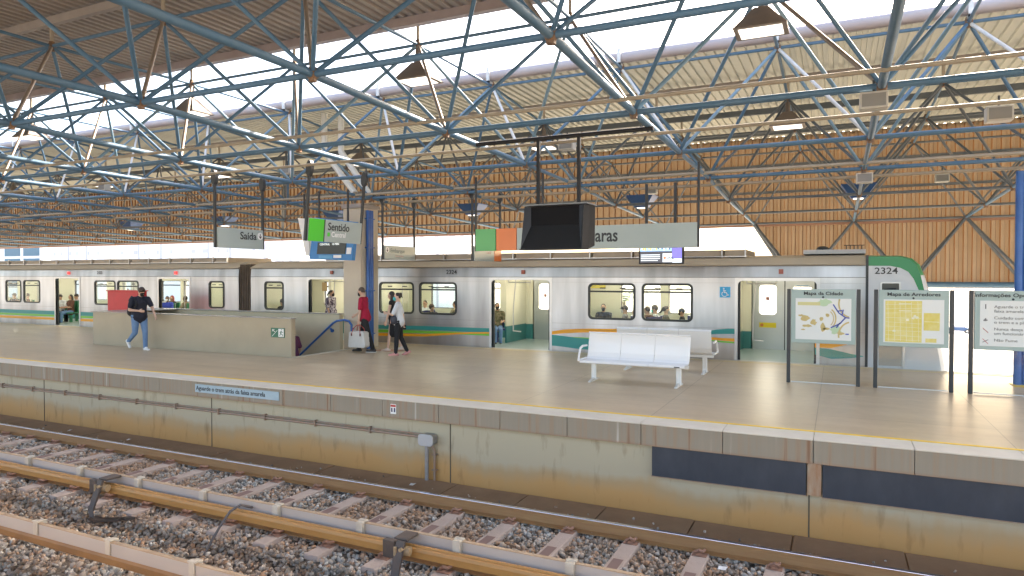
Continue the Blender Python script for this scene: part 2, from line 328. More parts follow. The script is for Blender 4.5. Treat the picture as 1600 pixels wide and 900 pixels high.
# bits of paint on the floor beside the columns
pa = MB(); 
for (u,v) in ((594,546),): 
    p = at(u, 430, 15.35); pa.add([(p.x,15.0,.004),(p.x+.75,15.0,.004),(p.x+.75,15.5,.004),(p.x,15.5,.004)], [(0,1,2,3)])
pa.build('floor_patch', mat('floor_patch', (.52,.24,.14), .5), plat)
npf = MB(); npf.box((-60,-8,-1.4),(30,1.9,0)); tag(npf.build('near_platform', floor_m), kind='structure')

# ------------------------------------------------------------------ posters under the lip, wall fittings
navy = mat('navy_panel', (.016,.024,.040), .55, 0, (.040,.050,.068), 3.5, .6, (1,1,.5))
for i, (ua, ub, lab) in enumerate(((1020,1262,'left dark navy panel under the platform edge'),(1288,1720,'right longer dark navy panel under the platform edge'))):
    xa, xb = ux(ua, 9.3), ux(ub, 9.3)
    th = thing('advert_panel', lab, 'panel', ((xa+xb)/2, 9.3, -.7), 'blank navy panels under the platform edge')
    MB().box((xa, 9.29, -.725), (xb, 9.33, -.315)).build('board', navy, th)
    q = MB(); q.box((xa-.01,9.283,-.735),(xb+.01,9.335,-.725)); q.box((xa-.01,9.283,-.315),(xb+.01,9.335,-.305)); q.build('edge_rail', mat('rusty_edge', (.30,.17,.10), .7, 0, (.36,.30,.24), 8., .5), th)
xa, xb = ux(1264, 9.3), ux(1286, 9.3); MBp = MB().box((xa, 9.30, -.72), (xb, 9.40, -.31)); tag(MBp.build('rusty_stanchion', mat('rust_streak', (.32,.16,.08), .8, 0, (.40,.34,.26), 6., .4, (2,2,.4))), 'rust stained bracket between the two navy panels', 'bracket')
# lettered plate on fascia
xa, xb = ux(303, 9.2), ux(434, 9.2)
th = thing('edge_notice', 'pale blue notice plate with lettering on the platform edge', 'sign', ((xa+xb)/2, 9.2, -.15))
za, zb = at(303,598,9.2).z, at(303,608,9.2).z
MB().box((xa, 9.205, -.21), (xb, 9.218, -.055)).build('plate', mat('plate_blue', (.36,.50,.58), .4, 0, (.30,.42,.50), 5., .6), th)
text('Aguarde o trem atrás da faixa amarela', 'lettering', .118, (xa+.03, 9.203, -.165), sign_text, th, bold=.001, sx=(xb-xa-.06)/2.13)
p = at(613, 635, 9.2)
th = thing('warning_sticker', 'small white and red warning sticker on the platform edge', 'sticker', (p.x, 9.2, -.15))
MB().box((p.x-.055, 9.212, -.23), (p.x+.055, 9.218, -.07)).build('sticker', sign_white, th)
q = MB(); q.box((p.x-.05,9.209,-.115),(p.x+.05,9.212,-.08)); q.build('red_band', mat('red_band', (.5,.06,.05), .5), th)
q = MB(); q.box((p.x-.04,9.209,-.20),(p.x-.012,9.212,-.13)); q.box((p.x+.012,9.209,-.20),(p.x+.04,9.212,-.13)); q.build('pictogram', mat('ink_blue', (.05,.05,.12), .5), th)
# conduits and junction box
conduit = mat('conduit', (.30,.25,.21), .5, .3, (.36,.22,.14), 7., .5)
p = at(670, 687, 9.35); px = p.x; pz = p.z
th = thing('conduit_run', 'pair of thin conduits clipped along the platform wall', 'conduit', (px, 9.4, pz))
q = MB()
for dz, r_ in ((.0,.022),(.045,.014)): q.tube((-40, 9.385, pz+.01+dz), (px-.08, 9.385, pz+.01+dz), r_)
q.build('pipe', conduit, th, smooth=40)
x = px-1.2
while x > -34: MB().box((x-.012, 9.35, pz-.03), (x+.012, 9.42, pz+.085)).build('pipe_clip', conduit, th); x -= 1.2
th = thing('junction_box', 'grey cast junction box with two pipes down the wall', 'junction box', (px, 9.4, pz))
boxm = mat('cast_grey', (.36,.37,.38), .45, .4, (.28,.26,.24), 6., .5)
q = MB(); q.prism([(x, 9.26, z) for x, z in rrect(px-.13, pz-.085, px+.12, pz+.085, .05, 3)], (0,.14,0)); q.build('body', boxm, th)
q = MB(); q.prism([(x, 9.235, z) for x, z in rrect(px-.145, pz-.095, px+.135, pz+.095, .055, 3)], (0,.028,0)); q.build('cover', mat('cover_grey', (.46,.48,.50), .4, .3), th, bevel=.006)
q = MB(); q.tube((px-.04, 9.34, pz-.08), (px-.04, 9.34, -1.3), .034, 10); q.build('down_pipe', boxm, th, smooth=40)
q = MB(); q.path([(px+.05,9.34,pz-.08),(px+.09,9.37,pz-.2),(px+.09,9.37,-1.3)], .02); q.box((px+.05,9.34,pz-.26),(px+.13,9.41,pz-.24)); q.box((px+.05,9.34,-1.12),(px+.13,9.41,-1.10)); q.build('cable_pipe', conduit, th)

# ------------------------------------------------------------------ track: rails, sleepers, third rails
rust_rail = mat('rail_rust', (.34,.17,.075), .6, .1, (.44,.26,.11), 5., .6, (.3,1,6), bump=.2, bs=50)
rail_top = mat('rail_polished', (.75,.72,.80), .18, 1.)
def rail(name, label, y, z=-1.10, xa=-90, xb=20):
    th = thing(name, label, 'rail', (0, y, z-.17), 'running rails')
    prof = [(-.07,-.172),(.07,-.172),(.07,-.16),(.012,-.14),(.010,-.045),(.034,-.035),(.036,-.004),(-.036,-.004),(-.034,-.035),(-.010,-.045),(-.012,-.14),(-.07,-.16)]
    MB().prism([(xa, y+a, z+b) for a, b in prof], (xb-xa,0,0)).build('web', rust_rail, th)
    MB().box((xa, y-.034, z-.004), (xb, y+.034, z+.002)).build('railhead', rail_top, th, bevel=.002)
rail('running_rail', 'polished running rail beside the platform wall', 8.30)
rail('running_rail', 'running rail half hidden behind the third rail', 6.63)
rail('running_rail', 'running rail of the near track below the frame', 3.95)
sleeper_m = mat('sleeper_concrete', (.42,.33,.28), .85, 0, (.52,.44,.385), 2.5, .6, bump=.3, bs=50)
clip_m = mat('clip_rust', (.36,.21,.15), .7, .3)
sl0 = thing('sleeper', 'pinkish concrete sleeper lying in the ballast under the rails', 'sleeper', (0,7.45,-1.3), 'concrete sleepers')
b = MB(); pr = [(-.13,-.13),(.13,-.13),(.10,.03),(-.10,.03)]
b.prism([(a, 6.18, -1.3+c) for a, c in pr], (0, 2.5, 0)); b.build('beam', sleeper_m, sl0, bevel=.012)
b = MB(); b.box((-.075,7.15,-1.272),(.075,7.17,-1.266)); b.box((-.06,7.3,-1.272),(.06,7.62,-1.268)); b.build('cast_recess', mat('recess', (.25,.17,.15), .9), sl0)
for yy, sg in ((8.30,-1),(8.30,1),(6.63,-1),(6.63,1)):
    b = MB(); y0 = yy+sg*.075
    b.path([(-.05,y0,-1.255),(-.05,y0+sg*.09,-1.235),(.0,y0+sg*.11,-1.20),(.04,y0+sg*.08,-1.225),(.05,y0+sg*.01,-1.225)], .018, 6)
    b.build('rail_clip', clip_m, sl0, smooth=50)
    MB().box((-.085,y0-.02,-1.272),(.085,y0+sg*.13,-1.262)).build('base_plate', clip_m, sl0)
k = 0; xs = [-3.1+.83*k for k in range(-26, 8)]
for i, x in enumerate(xs):
    if i == 0: sl0.location = (x, 7.45, -1.288)
    else: dup(sl0, (x, 7.45+random.uniform(-.01,.01), -1.288+random.uniform(-.006,.004)))
board_m = mat('cover_board', (.43,.38,.34), .55, 0, (.51,.46,.41), 2., .6, (.3,1,1))
cond_m = mat('conductor_rust', (.40,.19,.055), .5, .1, (.50,.28,.09), 3., .7, (.5,1,4), bump=.1, bs=30)
brk_m = mat('bracket_white', (.58,.54,.45), .45, 0, (.48,.42,.34), 9., .5)
def third_rail(label, yc, side, bx, label_c, xb=8, drop=0):
    th = thing('third_rail', label, 'third rail', (-6, yc, -1.3), 'third rails with cover boards')
    b = MB(); xa = -60
    b.prism([(xa, yc+s_-drop*.5, -.968-drop+z_) for s_, z_ in ((-.055,-.02),(.055,-.02),(.055,.055),(.04,.075),(.012,.082),(.008,.10),(-.008,.10),(-.012,.082),(-.045,.078),(-.06,.05))], (xb-xa,0,0)); b.build('conductor_rail', cond_m if not drop else mat('conductor_dull', (.24,.13,.06), .6, .1, (.36,.20,.08), 2.5, .5, bump=.2, bs=20), th)
    yb = yc+side*.14
    b = MB(); b.box((xa, yb-.012, -.94), (xb, yb+.012, -.80)); b.build('cover_board', board_m, th)
    b = MB(); b.box((xa, yb-.022, -.80), (xb, yb+.022, -.788)); b.build('board_cap', mat('board_cap', (.50,.38,.26), .6, 0, (.40,.28,.18), 5., .5), th)
    for x in bx:
        b = MB(); s_ = -side
        b.box((x-.045, yb+s_*.013, -.945), (x+.045, yb+s_*.075, -.775)); b.box((x-.055, yb+s_*.02, -.785), (x+.055, yb-s_*.035, -.765)); b.box((x-.06, yb+s_*.03, -.945), (x+.06, yb+s_*.10, -.928)); b.box((x-.04, yb-s_*.013, -.93), (x+.04, yb-s_*.03, -.78)); b.build('board_bracket', brk_m, th, bevel=.006)
    return th
bx = [-2.35-1.28*k for k in range(-3, 20)]
t3 = third_rail('rusty third rail with grey cover board, beyond the near one', 6.15, 1, bx, '')
third_rail('rusty third rail with grey cover board at the bottom left corner', 4.80, -1, [ux(74,4.8)+1.28*k for k in range(-8, 5)], '', drop=.09)
iron = mat('dark_iron', (.075,.07,.068), .6, .3, (.13,.095,.075), 8., .5)
for u, lab in ((158,'left dark iron support arm of the third rail'),(622,'right dark iron support arm of the third rail')):
    x = ux(u, 6.1); th = thing('rail_support', lab, 'support', (x, 6.0, -1.3), 'third rail supports')
    b = MB(); b.box((x-.13, 5.98, -.99), (x+.02, 6.055, -.80)); b.box((x-.03, 6.05, -.815), (x+.14, 6.28, -.785)); b.build('insulator_block', iron, th, bevel=.008)
    b = MB(); pts = [(x+.10,6.0,-.79),(x+.10,5.955,-.90),(x+.10,5.90,-1.05),(x+.12,5.84,-1.16),(x+.2,5.80,-1.235),(x+.34,5.84,-1.255),(x+.55,6.0,-1.26),(x+.62,6.1,-1.26)]
    for p_, q_ in zip(pts, pts[1:]):
        p_, q_ = Vector(p_), Vector(q_); sd_, up_ = frame(q_-p_, (0,0,1)); mid = []
        for P in (p_, q_):
            for s1, s2 in ((-.05,-.016),(.05,-.016),(.05,.016),(-.05,.016)): mid.append(P+Vector((s1 if abs((q_-p_).x)<.1 else 0, 0 if abs((q_-p_).x)<.1 else s1, 0))+up_*s2)
        b.add(mid, [(0,1,5,4),(1,2,6,5),(2,3,7,6),(3,0,4,7),(3,2,1,0),(4,5,6,7)])
    b.build('curved_arm', iron, th)
    b = MB(); b.tube((x+.08,6.02,-.9),(x+.19,6.04,-.9),.05,12); b.tube((x+.13,6.0,-.86),(x+.13,5.93,-.86),.022,8); b.tube((x+.06,5.945,-.95),(x+.06,5.945,-.84),.02,8); b.build('insulator', mat('insulator_tan', (.36,.26,.15), .5), th, smooth=40)
x = ux(386, 6.2)
b = MB(); b.path([(x,6.26,-.87),(x-.05,6.12,-.80),(x-.12,6.02,-.86),(x-.18,5.92,-1.02),(x-.20,5.8,-1.18),(x-.2,5.7,-1.30)], .016, 8)
tag(b.build('power_cable', mat('cable_grey', (.13,.115,.11), .6), smooth=50), 'short grey cable from cover board down into the ballast', 'cable')

r_ = random.Random(11)
for i, (u, v, lab) in enumerate(((106,657,'white paper scrap on the slabs at left'),(198,675,'larger white paper scrap on the slabs'),(643,748,'tiny white scrap left of the pipes'),(1131,891,'white paper scrap on the ballast at bottom right'))):
    y = 9.0 if v < 800 else 7.9; p = at(u, v, y); z = -1.28 if v < 800 else -1.27; b = MB(); b.add([(p.x-.05,y-.02,z),(p.x+.04,y-.04,z+.01),(p.x+.06,y+.03,z+.03),(p.x+.0,y+.05,z+.015),(p.x-.04,y+.03,z+.02)], [(0,1,2,3),(0,3,4)])
    tag(b.build('paper_scrap', sign_white), lab, 'litter', 'paper scraps by the track')
# ------------------------------------------------------------------ space frame roof structure
B = 3.0; XR = .46
RY = [3.2+3*i for i in range(-1, 8)]                      # lower rows   y = .2 .. 24.2
RZ = [4.42,4.41,4.39,4.29,4.23,4.16,3.98,3.88,3.78]
TY = [1.7+3*i for i in range(0, 8)]                        # upper rows   y = 1.7 .. 22.7
TZ = [6.25,6.25,6.25,6.32,6.30,6.05,5.95,5.86]
NX = [XR+3*k for k in range(-18, 5)]; TX = [x+1.5 for x in NX[:-1]]
sf = thing('space_frame', 'blue tubular space frame carrying the station roof', 'roof truss', (-10, 12, 4.2))
lines = []
for j, y in enumerate(RY):
    b = MB(); b.tube((NX[0],y,RZ[j]),(NX[-1],y,RZ[j]), .040 if j < 6 else .036, 8); b.build('lower_chord', blue if j < 6 else greyblue, sf, smooth=50)
for x in NX:
    b = MB()
    for j in range(len(RY)-1): b.tube((x,RY[j],RZ[j]),(x,RY[j+1],RZ[j+1]), .050 if j < 4 else .038, 8)
    b.build('cross_chord', blue, sf, smooth=50)
for j, y in enumerate(TY):
    b = MB(); b.tube((TX[0],y,TZ[j]),(TX[-1],y,TZ[j]), .032, 8); b.build('upper_chord', blue if j < 6 else greyblue, sf, smooth=50)
for x in TX:
    b = MB()
    for j in range(len(TY)-1): b.tube((x,TY[j],TZ[j]),(x,TY[j+1],TZ[j+1]), .030, 8)
    b.build('upper_cross_chord', blue, sf, smooth=50)
struts = []
for i, x in enumerate(TX):
    for j, y in enumerate(TY):
        for a in (0,1):
            for c in (0,1): struts.append(((x,y,TZ[j]), (NX[i+a], RY[j+c], RZ[j+c]), (4 if j >= 5 else (2 if j <= 3 else 3) if (a, c) == (1, 0) else (1 if (a+c+i) % 2 and j > 2 else 0))))  # white struts beside the roof gap carry sunlight in their colour
def vis(p, q):
    m = (Vector(p)+Vector(q))/2; dx = m.x*cs+m.y*sn; dy = -m.x*sn+m.y*cs
    if dy < .5: return 1e9
    u = abs(dx/dy)*F; v = abs((m.z-CAMZ)/dy)*F
    return dy + (1e4 if u > 830 or v > 440 else 0)
struts.sort(key=lambda s: vis(s[0], s[1]))
smats = [blue, mat('pale_blue_paint', (.12,.23,.32), .5, 0, (.19,.29,.36), 3., .5, spec=.3), mat('brown_strut', (.20,.165,.14), .5, 0, (.28,.22,.17), 3., .5), white_steel, greyblue]
for s in struts[:100]:
    MB().tube(s[0], s[1], .031, 8).build('strut', smats[s[2]], sf, smooth=50)
b = MB()
for s in struts[100:]: b.tube(s[0], s[1], .027, 6, mi=s[2])
o = b.build('strut', smats, sf, smooth=50); o['kind'] = 'stuff'
nodes = [(x,y,z) for x in NX for y, z in zip(RY, RZ)] + [(x,y,z) for x in TX for y, z in zip(TY, TZ)]
nodes.sort(key=lambda p: vis(p, p))
def hub(b, p): b.ball(p, .075, n=5, m=8); b.tube((p[0],p[1],p[2]-.085),(p[0],p[1],p[2]+.085), .05, 6)
for p in nodes[:100]: b = MB(); hub(b, p); b.build('node_hub', hub_m, sf)
b = MB()
for p in nodes[100:]: hub(b, p)
o = b.build('node_hub', hub_m, sf); o['kind'] = 'stuff'
# lower legs at the cladding
b = MB()
for i, x in enumerate(NX):
    if x < -2.6: continue
    for dx in (-1.5, 1.5):
        if x+dx < -2.3 and x > -2.6 and dx < 0: continue
        for dy in (.25, -.9): b.tube((x,24.2,3.78),(x+dx,24.2+dy,1.76), .045, 8)
b.tube((-2.54,24.2,3.78),(-1.3,24.45,1.76), .075, 8)
b.build('wall_leg', greyblue, sf, smooth=50)
MB().tube((-1.3,24.45,1.76),(15,24.45,1.76), .09, 10).build('wall_leg_chord', blue, sf, smooth=50)

# roof sheets
def corr_mat(name, c1, c2, c3, translucent=0., rough=.55):
    m = mat(name, c1, rough, 0, c2, 1.4, .6, (1,.3,1)); t = m.node_tree; b = t.nodes['Principled BSDF']
    if translucent:
        o = t.nodes['Material Output']; mx = N(t,'ShaderNodeMixShader'); tr = N(t,'ShaderNodeBsdfTranslucent'); tr.inputs[0].default_value = (*c3, 1)
        mx.inputs[0].default_value = translucent; t.links.new(b.outputs[0], mx.inputs[1]); t.links.new(tr.outputs[0], mx.inputs[2]); t.links.new(mx.outputs[0], o.inputs[0])
    return m
def corr(xa, xb, per, amp):
    """(x, offset, face kind) profile of trapezoid sheet"""
    x = xa; pts = []
    while x < xb:
        pts += [(x,0),(x+per*.42,0),(x+per*.5,amp),(x+per*.92,amp)]; x += per
    pts.append((x,0)); return pts
def roof_sheet(name, m, xa, xb, ya, za, yb, zb, parent, per=.2, amp=.045):
    pr = corr(xa, xb, per, amp); b = MB(); vs = []
    for x, o_ in pr: vs += [(x,ya,za+o_),(x,yb,zb+o_)]
    b.add(vs, [(2*i,2*i+1,2*i+3,2*i+2) for i in range(len(pr)-1)]); return b.build(name, m, parent)
rt = thing('near_roof', 'corrugated metal roof at upper left, near side of the bright gap', 'roof', (-10, 3, 6.8))
near_m = corr_mat('roof_grey', (.36,.315,.28), (.28,.24,.21), (0,0,0))
roof_sheet('roof_sheet', near_m, -54, 15, -3.2, 6.77, 10.75, 6.86, rt)
b = MB(); beam_m = mat('beam_cream', (.33,.295,.27), .55, 0, (.25,.22,.20), 2.5, .5)
b.box((-54,10.66,6.70),(15,10.80,6.86)); b.box((-54,10.78,6.86),(15,10.80,6.95)); b.build('edge_beam', mat('edge_beam', (.34,.29,.29), .5, 0, (.27,.22,.21), 2., .5), rt)  # thin upstand added above the beam to cover sunlit sheet ends
for y, z in ((-2.9,6.70),(1.7,6.74),(4.7,6.76),(7.7,6.775)): MB().box((-54,y-.05,z-.14),(15,y+.05,z)).build('roof_beam', beam_m, rt)
for j in range(0, 4):
    for x in TX:
        if x < -26 and j < 3: continue
        MB().tube((x,TY[j],TZ[j]+.04),(x,TY[j],6.66), .032, 8).build('roof_post', cream_steel, rt)
rf = thing('far_roof', 'corrugated roof over the train, beyond the bright gap', 'roof', (-10, 19, 6.6))
far_m = corr_mat('roof_cream', (.36,.36,.295), (.28,.28,.225), (.45,.43,.34), .06)
roof_sheet('roof_sheet', far_m, -54, 15, 13.72, 6.60, 24.7, 6.68, rf)
MB().tube((-54,13.62,6.50),(15,13.62,6.50), .115, 14).build('gutter', mat('gutter_grey', (.38,.355,.35), .5, 0, (.34,.29,.29), 1.5, .6), rf, smooth=60)
for j in range(4, 8):
    y = TY[j]; MB().box((-54,y-.05,6.42),(15,y+.05,6.57)).build('roof_beam', greyblue if j > 5 else beam_m, rf)
    for x in TX:
        if x < -30: continue
        MB().tube((x,y,TZ[j]+.04),(x,y,6.45), .032, 8).build('roof_post', cream_steel if j > 4 else white_steel, rf)
for x in TX:
    if x > -32:
        q = MB(); q.box((x-.035,13.47,6.33),(x+.035,13.52,6.66)); q.box((x-.035,13.47,6.33),(x+.035,13.75,6.37)); q.build('gutter_bracket', white_steel, rf)

# cladding on the far side
cl = thing('side_cladding', 'tan corrugated cladding wall hanging behind the train', 'wall', (-10, 24.6, 3.7))
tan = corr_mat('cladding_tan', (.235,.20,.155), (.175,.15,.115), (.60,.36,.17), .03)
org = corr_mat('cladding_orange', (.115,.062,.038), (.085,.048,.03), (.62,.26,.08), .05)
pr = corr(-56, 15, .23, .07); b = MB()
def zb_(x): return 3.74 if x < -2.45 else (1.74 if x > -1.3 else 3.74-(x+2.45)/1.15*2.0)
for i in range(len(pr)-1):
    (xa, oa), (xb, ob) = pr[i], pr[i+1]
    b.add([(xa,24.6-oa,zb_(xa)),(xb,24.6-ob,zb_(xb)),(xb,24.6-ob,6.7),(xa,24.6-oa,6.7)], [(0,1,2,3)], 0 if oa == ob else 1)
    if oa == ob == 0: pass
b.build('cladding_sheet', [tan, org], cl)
for z in (3.74, 4.85, 5.75, 6.45):
    MB().box((-56,24.44,z-.05),(15,24.54,z+.03)).build('girt', greyblue if z > 4 else mat('rust_girt', (.30,.17,.12), .6), cl)
MB().box((-1.3,24.42,1.66),(15,24.54,1.72)).build('girt', mat('rust_girt', (.30,.17,.12), .6), cl)

# cream conduits running through the frame
cpipe = mat('cream_pipe', (.36,.32,.245), .5, 0, (.28,.235,.175), 3., .5)
for y, z, r_, lab in ((8.4,4.27,.026,'cream conduit pipe nearest the camera, under the blue frame'),(10.3,4.20,.026,'cream conduit pipe above the hanging signs'),(14.5,4.17,.034,'cream pipe on the camera side of the column head'),(15.95,4.10,.034,'cream pipe on the train side of the column head')):
    b = MB(); b.tube((-54,y,z),(14,y,z), r_, 8)
    for x in NX: b.box((x-.03,y-r_*1.5,z-.02),(x+.03,y+r_*1.5,z+.09))
    tag(b.build('conduit_pipe', cpipe, smooth=50), lab, 'pipe', 'cream conduits through the roof frame')

# ------------------------------------------------------------------ columns with rain pipes
conc = mat('column_concrete', (.60,.52,.40), .6, 0, (.52,.45,.35), 1.5, .6, bump=.06)
pipe_blue = mat('pipe_blue', (.02,.10,.36), .35, 0, (.05,.17,.46), 3., .5)
def column(x, label, props=True):
    th = thing('column', label, 'column', (x, 15.5, 0), 'roof columns')
    MB().box((x-.30,15.1,0),(x+.30,15.9,4.0)).build('shaft', conc, th, bevel=.02)
    b = MB(); b.box((x-.34,15.06,3.9),(x+.34,15.94,4.02)); b.build('capital', beam_m, th, bevel=.01)
    for dy in (-.05, .04, .13): MB().tube((x+.355,15.40+dy,0),(x+.355,15.40+dy,3.85), .048, 10).build('blue_pipe', pipe_blue, th, smooth=50)
    b = MB(); 
    for z in (.4,1.6,2.8,3.6): b.box((x+.30,15.28,z),(x+.41,15.60,z+.03))
    b.build('pipe_strap', pipe_blue, th)
    return th
c1 = column(-12.13, 'concrete column with blue pipes beside the stairwell')
for dx, ux_, ux2 in ((0,508,556),(0,534,577)):
    pa_, pb_, pc_ = at(ux_,178,15.0), at(ux_,238,15.0), at(ux2,303,15.2)
    MB().path([pa_, pb_, pc_], .085, 10).build('rain_pipe', mat('rain_pipe', (.74,.76,.74), .4), c1, smooth=50)
b = MB(); x = ux(1596, 15.4)
th = thing('column', 'blue steel pipe column at the right edge of the picture', 'column', (x+.02, 15.5, 0), 'roof columns')
for dx in (-.02, .1, .22): MB().tube((x+dx,15.5,0),(x+dx,15.5,3.98), .07, 12).build('blue_pipe', pipe_blue, th, smooth=50)
MB().box((x-.12,15.2,.0),(x+.6,15.62,.012)).build('floor_mark', mat('floor_yellow', (.75,.5,.05), .5), th)
for x in (-24.13, -36.13, ): column(x, 'concrete column farther along the platform, hidden by the frame' if x < -30 else 'concrete column left of the stairwell')if False else None

# ------------------------------------------------------------------ stairwell
th = thing('stair_parapet', 'low stone parapet wall around the stairwell', 'parapet', (-16, 12.9, 0))
stone = mat('parapet_stone', (.44,.375,.27), .4, 0, (.37,.315,.225), 1.1, .6, bump=.03)
MB().box((SX0-.12,12.84,0),(SX1-.0,12.98,.955)).build('front_wall', stone, th, bevel=.006)
MB().box((SX0-.12,12.985,0),(SX0,14.935,.955)).build('end_wall', stone, th, bevel=.006)
top_m = mat('granite_cap', (.33,.31,.28), .22, 0, (.40,.38,.35), 14., .5)
b = MB(); b.box((SX0-.16,12.80,.957),(SX1+.02,13.01,.985)); b.build('cap', top_m, th, bevel=.005)
b = MB(); b.box((SX0-.16,13.012,.957),(SX0+.9,14.90,.985)); b.build('end_cap', top_m, th, bevel=.005)
MB().box((SX0-.12,14.94,-3.0),(-12.44,15.09,.955)).build('back_wall', cream_wall, th, bevel=.006)
MB().box((SX0-.12,14.92,.957),(-12.44,15.12,.985)).build('back_cap', top_m, th, bevel=.005)
b = MB(); b.box((SX0,12.84,-3.5),(SX1,12.99,-.004)); b.box((SX0-.12,12.99,-3.5),(SX0+.01,14.935,-.004)); b.build('lower_wall', cream_wall, th)
MB().box((SX1,12.86,-.2),(SX1+.12,15.09,.02)).build('threshold', mat('threshold', (.52,.47,.37), .5), th, bevel=.005)
st = MB(); 
for k in range(17): st.box((SX1-.3*(k+1), 12.98, -3.4), (SX1-.3*k, 14.95, -.17*(k+1)))
tag(st.build('staircase', mat('stair_stone', (.36,.34,.30), .6)), 'stone staircase going down inside the parapet', 'stairs')
th = thing('handrail', 'blue tubular handrail on the stairwell wall', 'handrail', at(520,520,14.9))
p = [at(470,553,14.86), at(520,505,14.86), at(526,501.5,14.86), at(538,500,14.86), at(545,502,14.86), at(549,508,14.86), at(549,524,14.86)]
q0 = p[0]+(p[0]-p[1])*1.2
MB().path([q0]+p, .030, 10).build('rail', pipe_blue, th, smooth=50)
b = MB(); m_ = at(518,517,14.9); b.tube(m_+Vector((0,-.05,.07)), m_, .03, 8); b.tube(m_, m_+Vector((0,.05,0)), .05, 8); m_ = at(549,514,14.86); b.tube(m_, m_+Vector((0,.1,0)), .02); m_ = at(549,522,14.86); b.tube(m_, m_+Vector((0,.1,0)), .02); b.build('wall_bracket', pipe_blue, th)
# exit plate on the parapet
xa, xb = ux(423,12.83), ux(444,12.83); za, zb = at(433,512.5,12.83).z, at(433,527.5,12.83).z
th = thing('exit_plate', 'small green emergency stairs sign on the parapet end', 'sign', ((xa+xb)/2, 12.83, zb))
MB().box((xa,12.826,zb),(xb,12.838,za)).build('plate', mat('exit_green', (.03,.16,.10), .4), th)
W_ = xb-xa; H_ = za-zb; q = MB()
q.box((xa+W_*.56,12.822,zb+.02),(xb-.02,12.826,za-.02)); q.build('white_panel', sign_white, th)
q = MB(); P = lambda a, c: (xa+W_*a, 12.8215, zb+H_*c)
def bar(b_, p0, p1, t=.008, y=.004):
    p0, p1 = Vector(p0), Vector(p1); d_ = (p1-p0).normalized(); n_ = Vector((-d_.z,0,d_.x))*t; b_.prism([p0+n_,p1+n_,p1-n_,p0-n_], (0,y,0))
bar(q, P(.08,.1), P(.48,.75), .005); bar(q, P(.12,.82), P(.30,.58), .007); bar(q, P(.12,.82), P(.12,.62), .006); bar(q, P(.12,.82), P(.27,.82), .006); q.build('arrow', sign_white, th)
q = MB(); y_ = 12.8185
P = lambda a, c: (xa+W_*a, y_, zb+H_*c)
bar(q, P(.78,.68), P(.74,.42), .014); bar(q, P(.74,.42), P(.88,.30), .008); bar(q, P(.88,.30), P(.86,.14), .007); bar(q, P(.74,.42), P(.66,.2), .008); bar(q, P(.78,.65), P(.90,.52), .006); bar(q, P(.78,.65), P(.66,.55), .006); q.prism([(xa+W_*.80+.013*math.cos(a), y_, zb+H_*.82+.013*math.sin(a)) for a in [k*math.pi/4 for k in range(8)]], (0,.003,0)); q.build('running_figure', MATS['exit_green'], th)
# red cabinet
xa, xb = ux(172,15.4), ux(221,15.4)
th = thing('red_cabinet', 'red metal box behind the parapet and walking man', 'cabinet', ((xa+xb)/2, 15.4, 0))
redm = mat('red_paint', (.62,.02,.03), .4, 0, (.52,.02,.025), 2., .5)
MB().box((xa,15.3,0),(xb,15.6,1.50)).build('body', redm, th, bevel=.01)
q = MB(); q.box((xa-.03,15.27,1.50),(xb+.03,15.63,1.53)); q.build('lid', redm, th)
q = MB(); q.box((xa+.06,15.29,.1),(xb-.06,15.299,1.42)); q.build('door', redm, th)

# ------------------------------------------------------------------ benches
bench_w = mat('bench_white', (.82,.82,.81), .25)
def bench(name, label, xc, yb, sgn):
    """sgn -1: faces the camera"""
    th = thing(name, label, 'bench', (xc, yb, 0), 'white three seat benches'); W = .665
    for k in range(3):
        xa = xc-1.0+k*W; xb_ = xa+W-.008
        pts = [(.00,.93),(-.03,.90),(.02,.72),(.06,.54),(.10,.455),(.16,.415),(.30,.40),(.48,.425),(.54,.415),(.56,.38)]
        b = MB(); n = len(pts); 
        for i in range(n-1):
            (d0,z0),(d1,z1) = pts[i], pts[i+1]
            v0 = Vector((0,sgn*d0,z0)); v1 = Vector((0,sgn*d1,z1)); nn = Vector((0,-(z1-z0),sgn*(d1-d0))).normalized()*.014*(1 if sgn > 0 else -1)
            if nn.z > 0: nn = -nn
            b.prism([Vector((xa,yb,0))+v0, Vector((xa,yb,0))+v1, Vector((xa,yb,0))+v1+nn, Vector((xa,yb,0))+v0+nn], (xb_-xa,0,0))
        b.build('seat', bench_w, th)
    MB().box((xc-.98,yb+sgn*.20,.33),(xc+1.0,yb+sgn*.27,.39)).build('support_beam', bench_w, th, bevel=.006)
    for sx in (-.82, .82):
        b = MB(); x = xc+sx; yy = yb+sgn*.235; b.tube((x-.03,yy,.03),(x-.03,yy,.34),.022,8); b.tube((x+.03,yy,.03),(x+.03,yy,.34),.022,8); b.box((x-.04,yy-.01,.03),(x+.04,yy+.01,.34))
        b.prism([(x-.025,yy-.27,.0),(x-.025,yy+.27,.0),(x-.025,yy+.27,.02),(x-.025,yy+.05,.06),(x-.025,yy-.05,.06),(x-.025,yy-.27,.02)], (.05,0,0)); b.build('leg', bench_w, th)
    for sx in ((-1.03,) if sgn < 0 else (1.03,)):
        b = MB(); x = xc+sx; P = [(x,yb+sgn*.06,.66),(x,yb+sgn*.30,.67),(x,yb+sgn*.42,.64),(x,yb+sgn*.50,.52),(x,yb+sgn*.54,.42),(x,yb+sgn*.1,.42)]
        for p0, p1 in zip(P, P[1:]): b.tube(p0, p1, .022, 8)
        b.build('armrest', bench_w, th, smooth=50)
    q = MB(); q.box((xc+.80,yb+sgn*.565,.382),(xc+.90,yb+sgn*.56,.40)) if sgn < 0 else None
    if sgn < 0: q.build('maker_tag', dark, th)
bench('bench', 'white metal three-seat bench facing the tracks', -3.44, 12.85, -1)
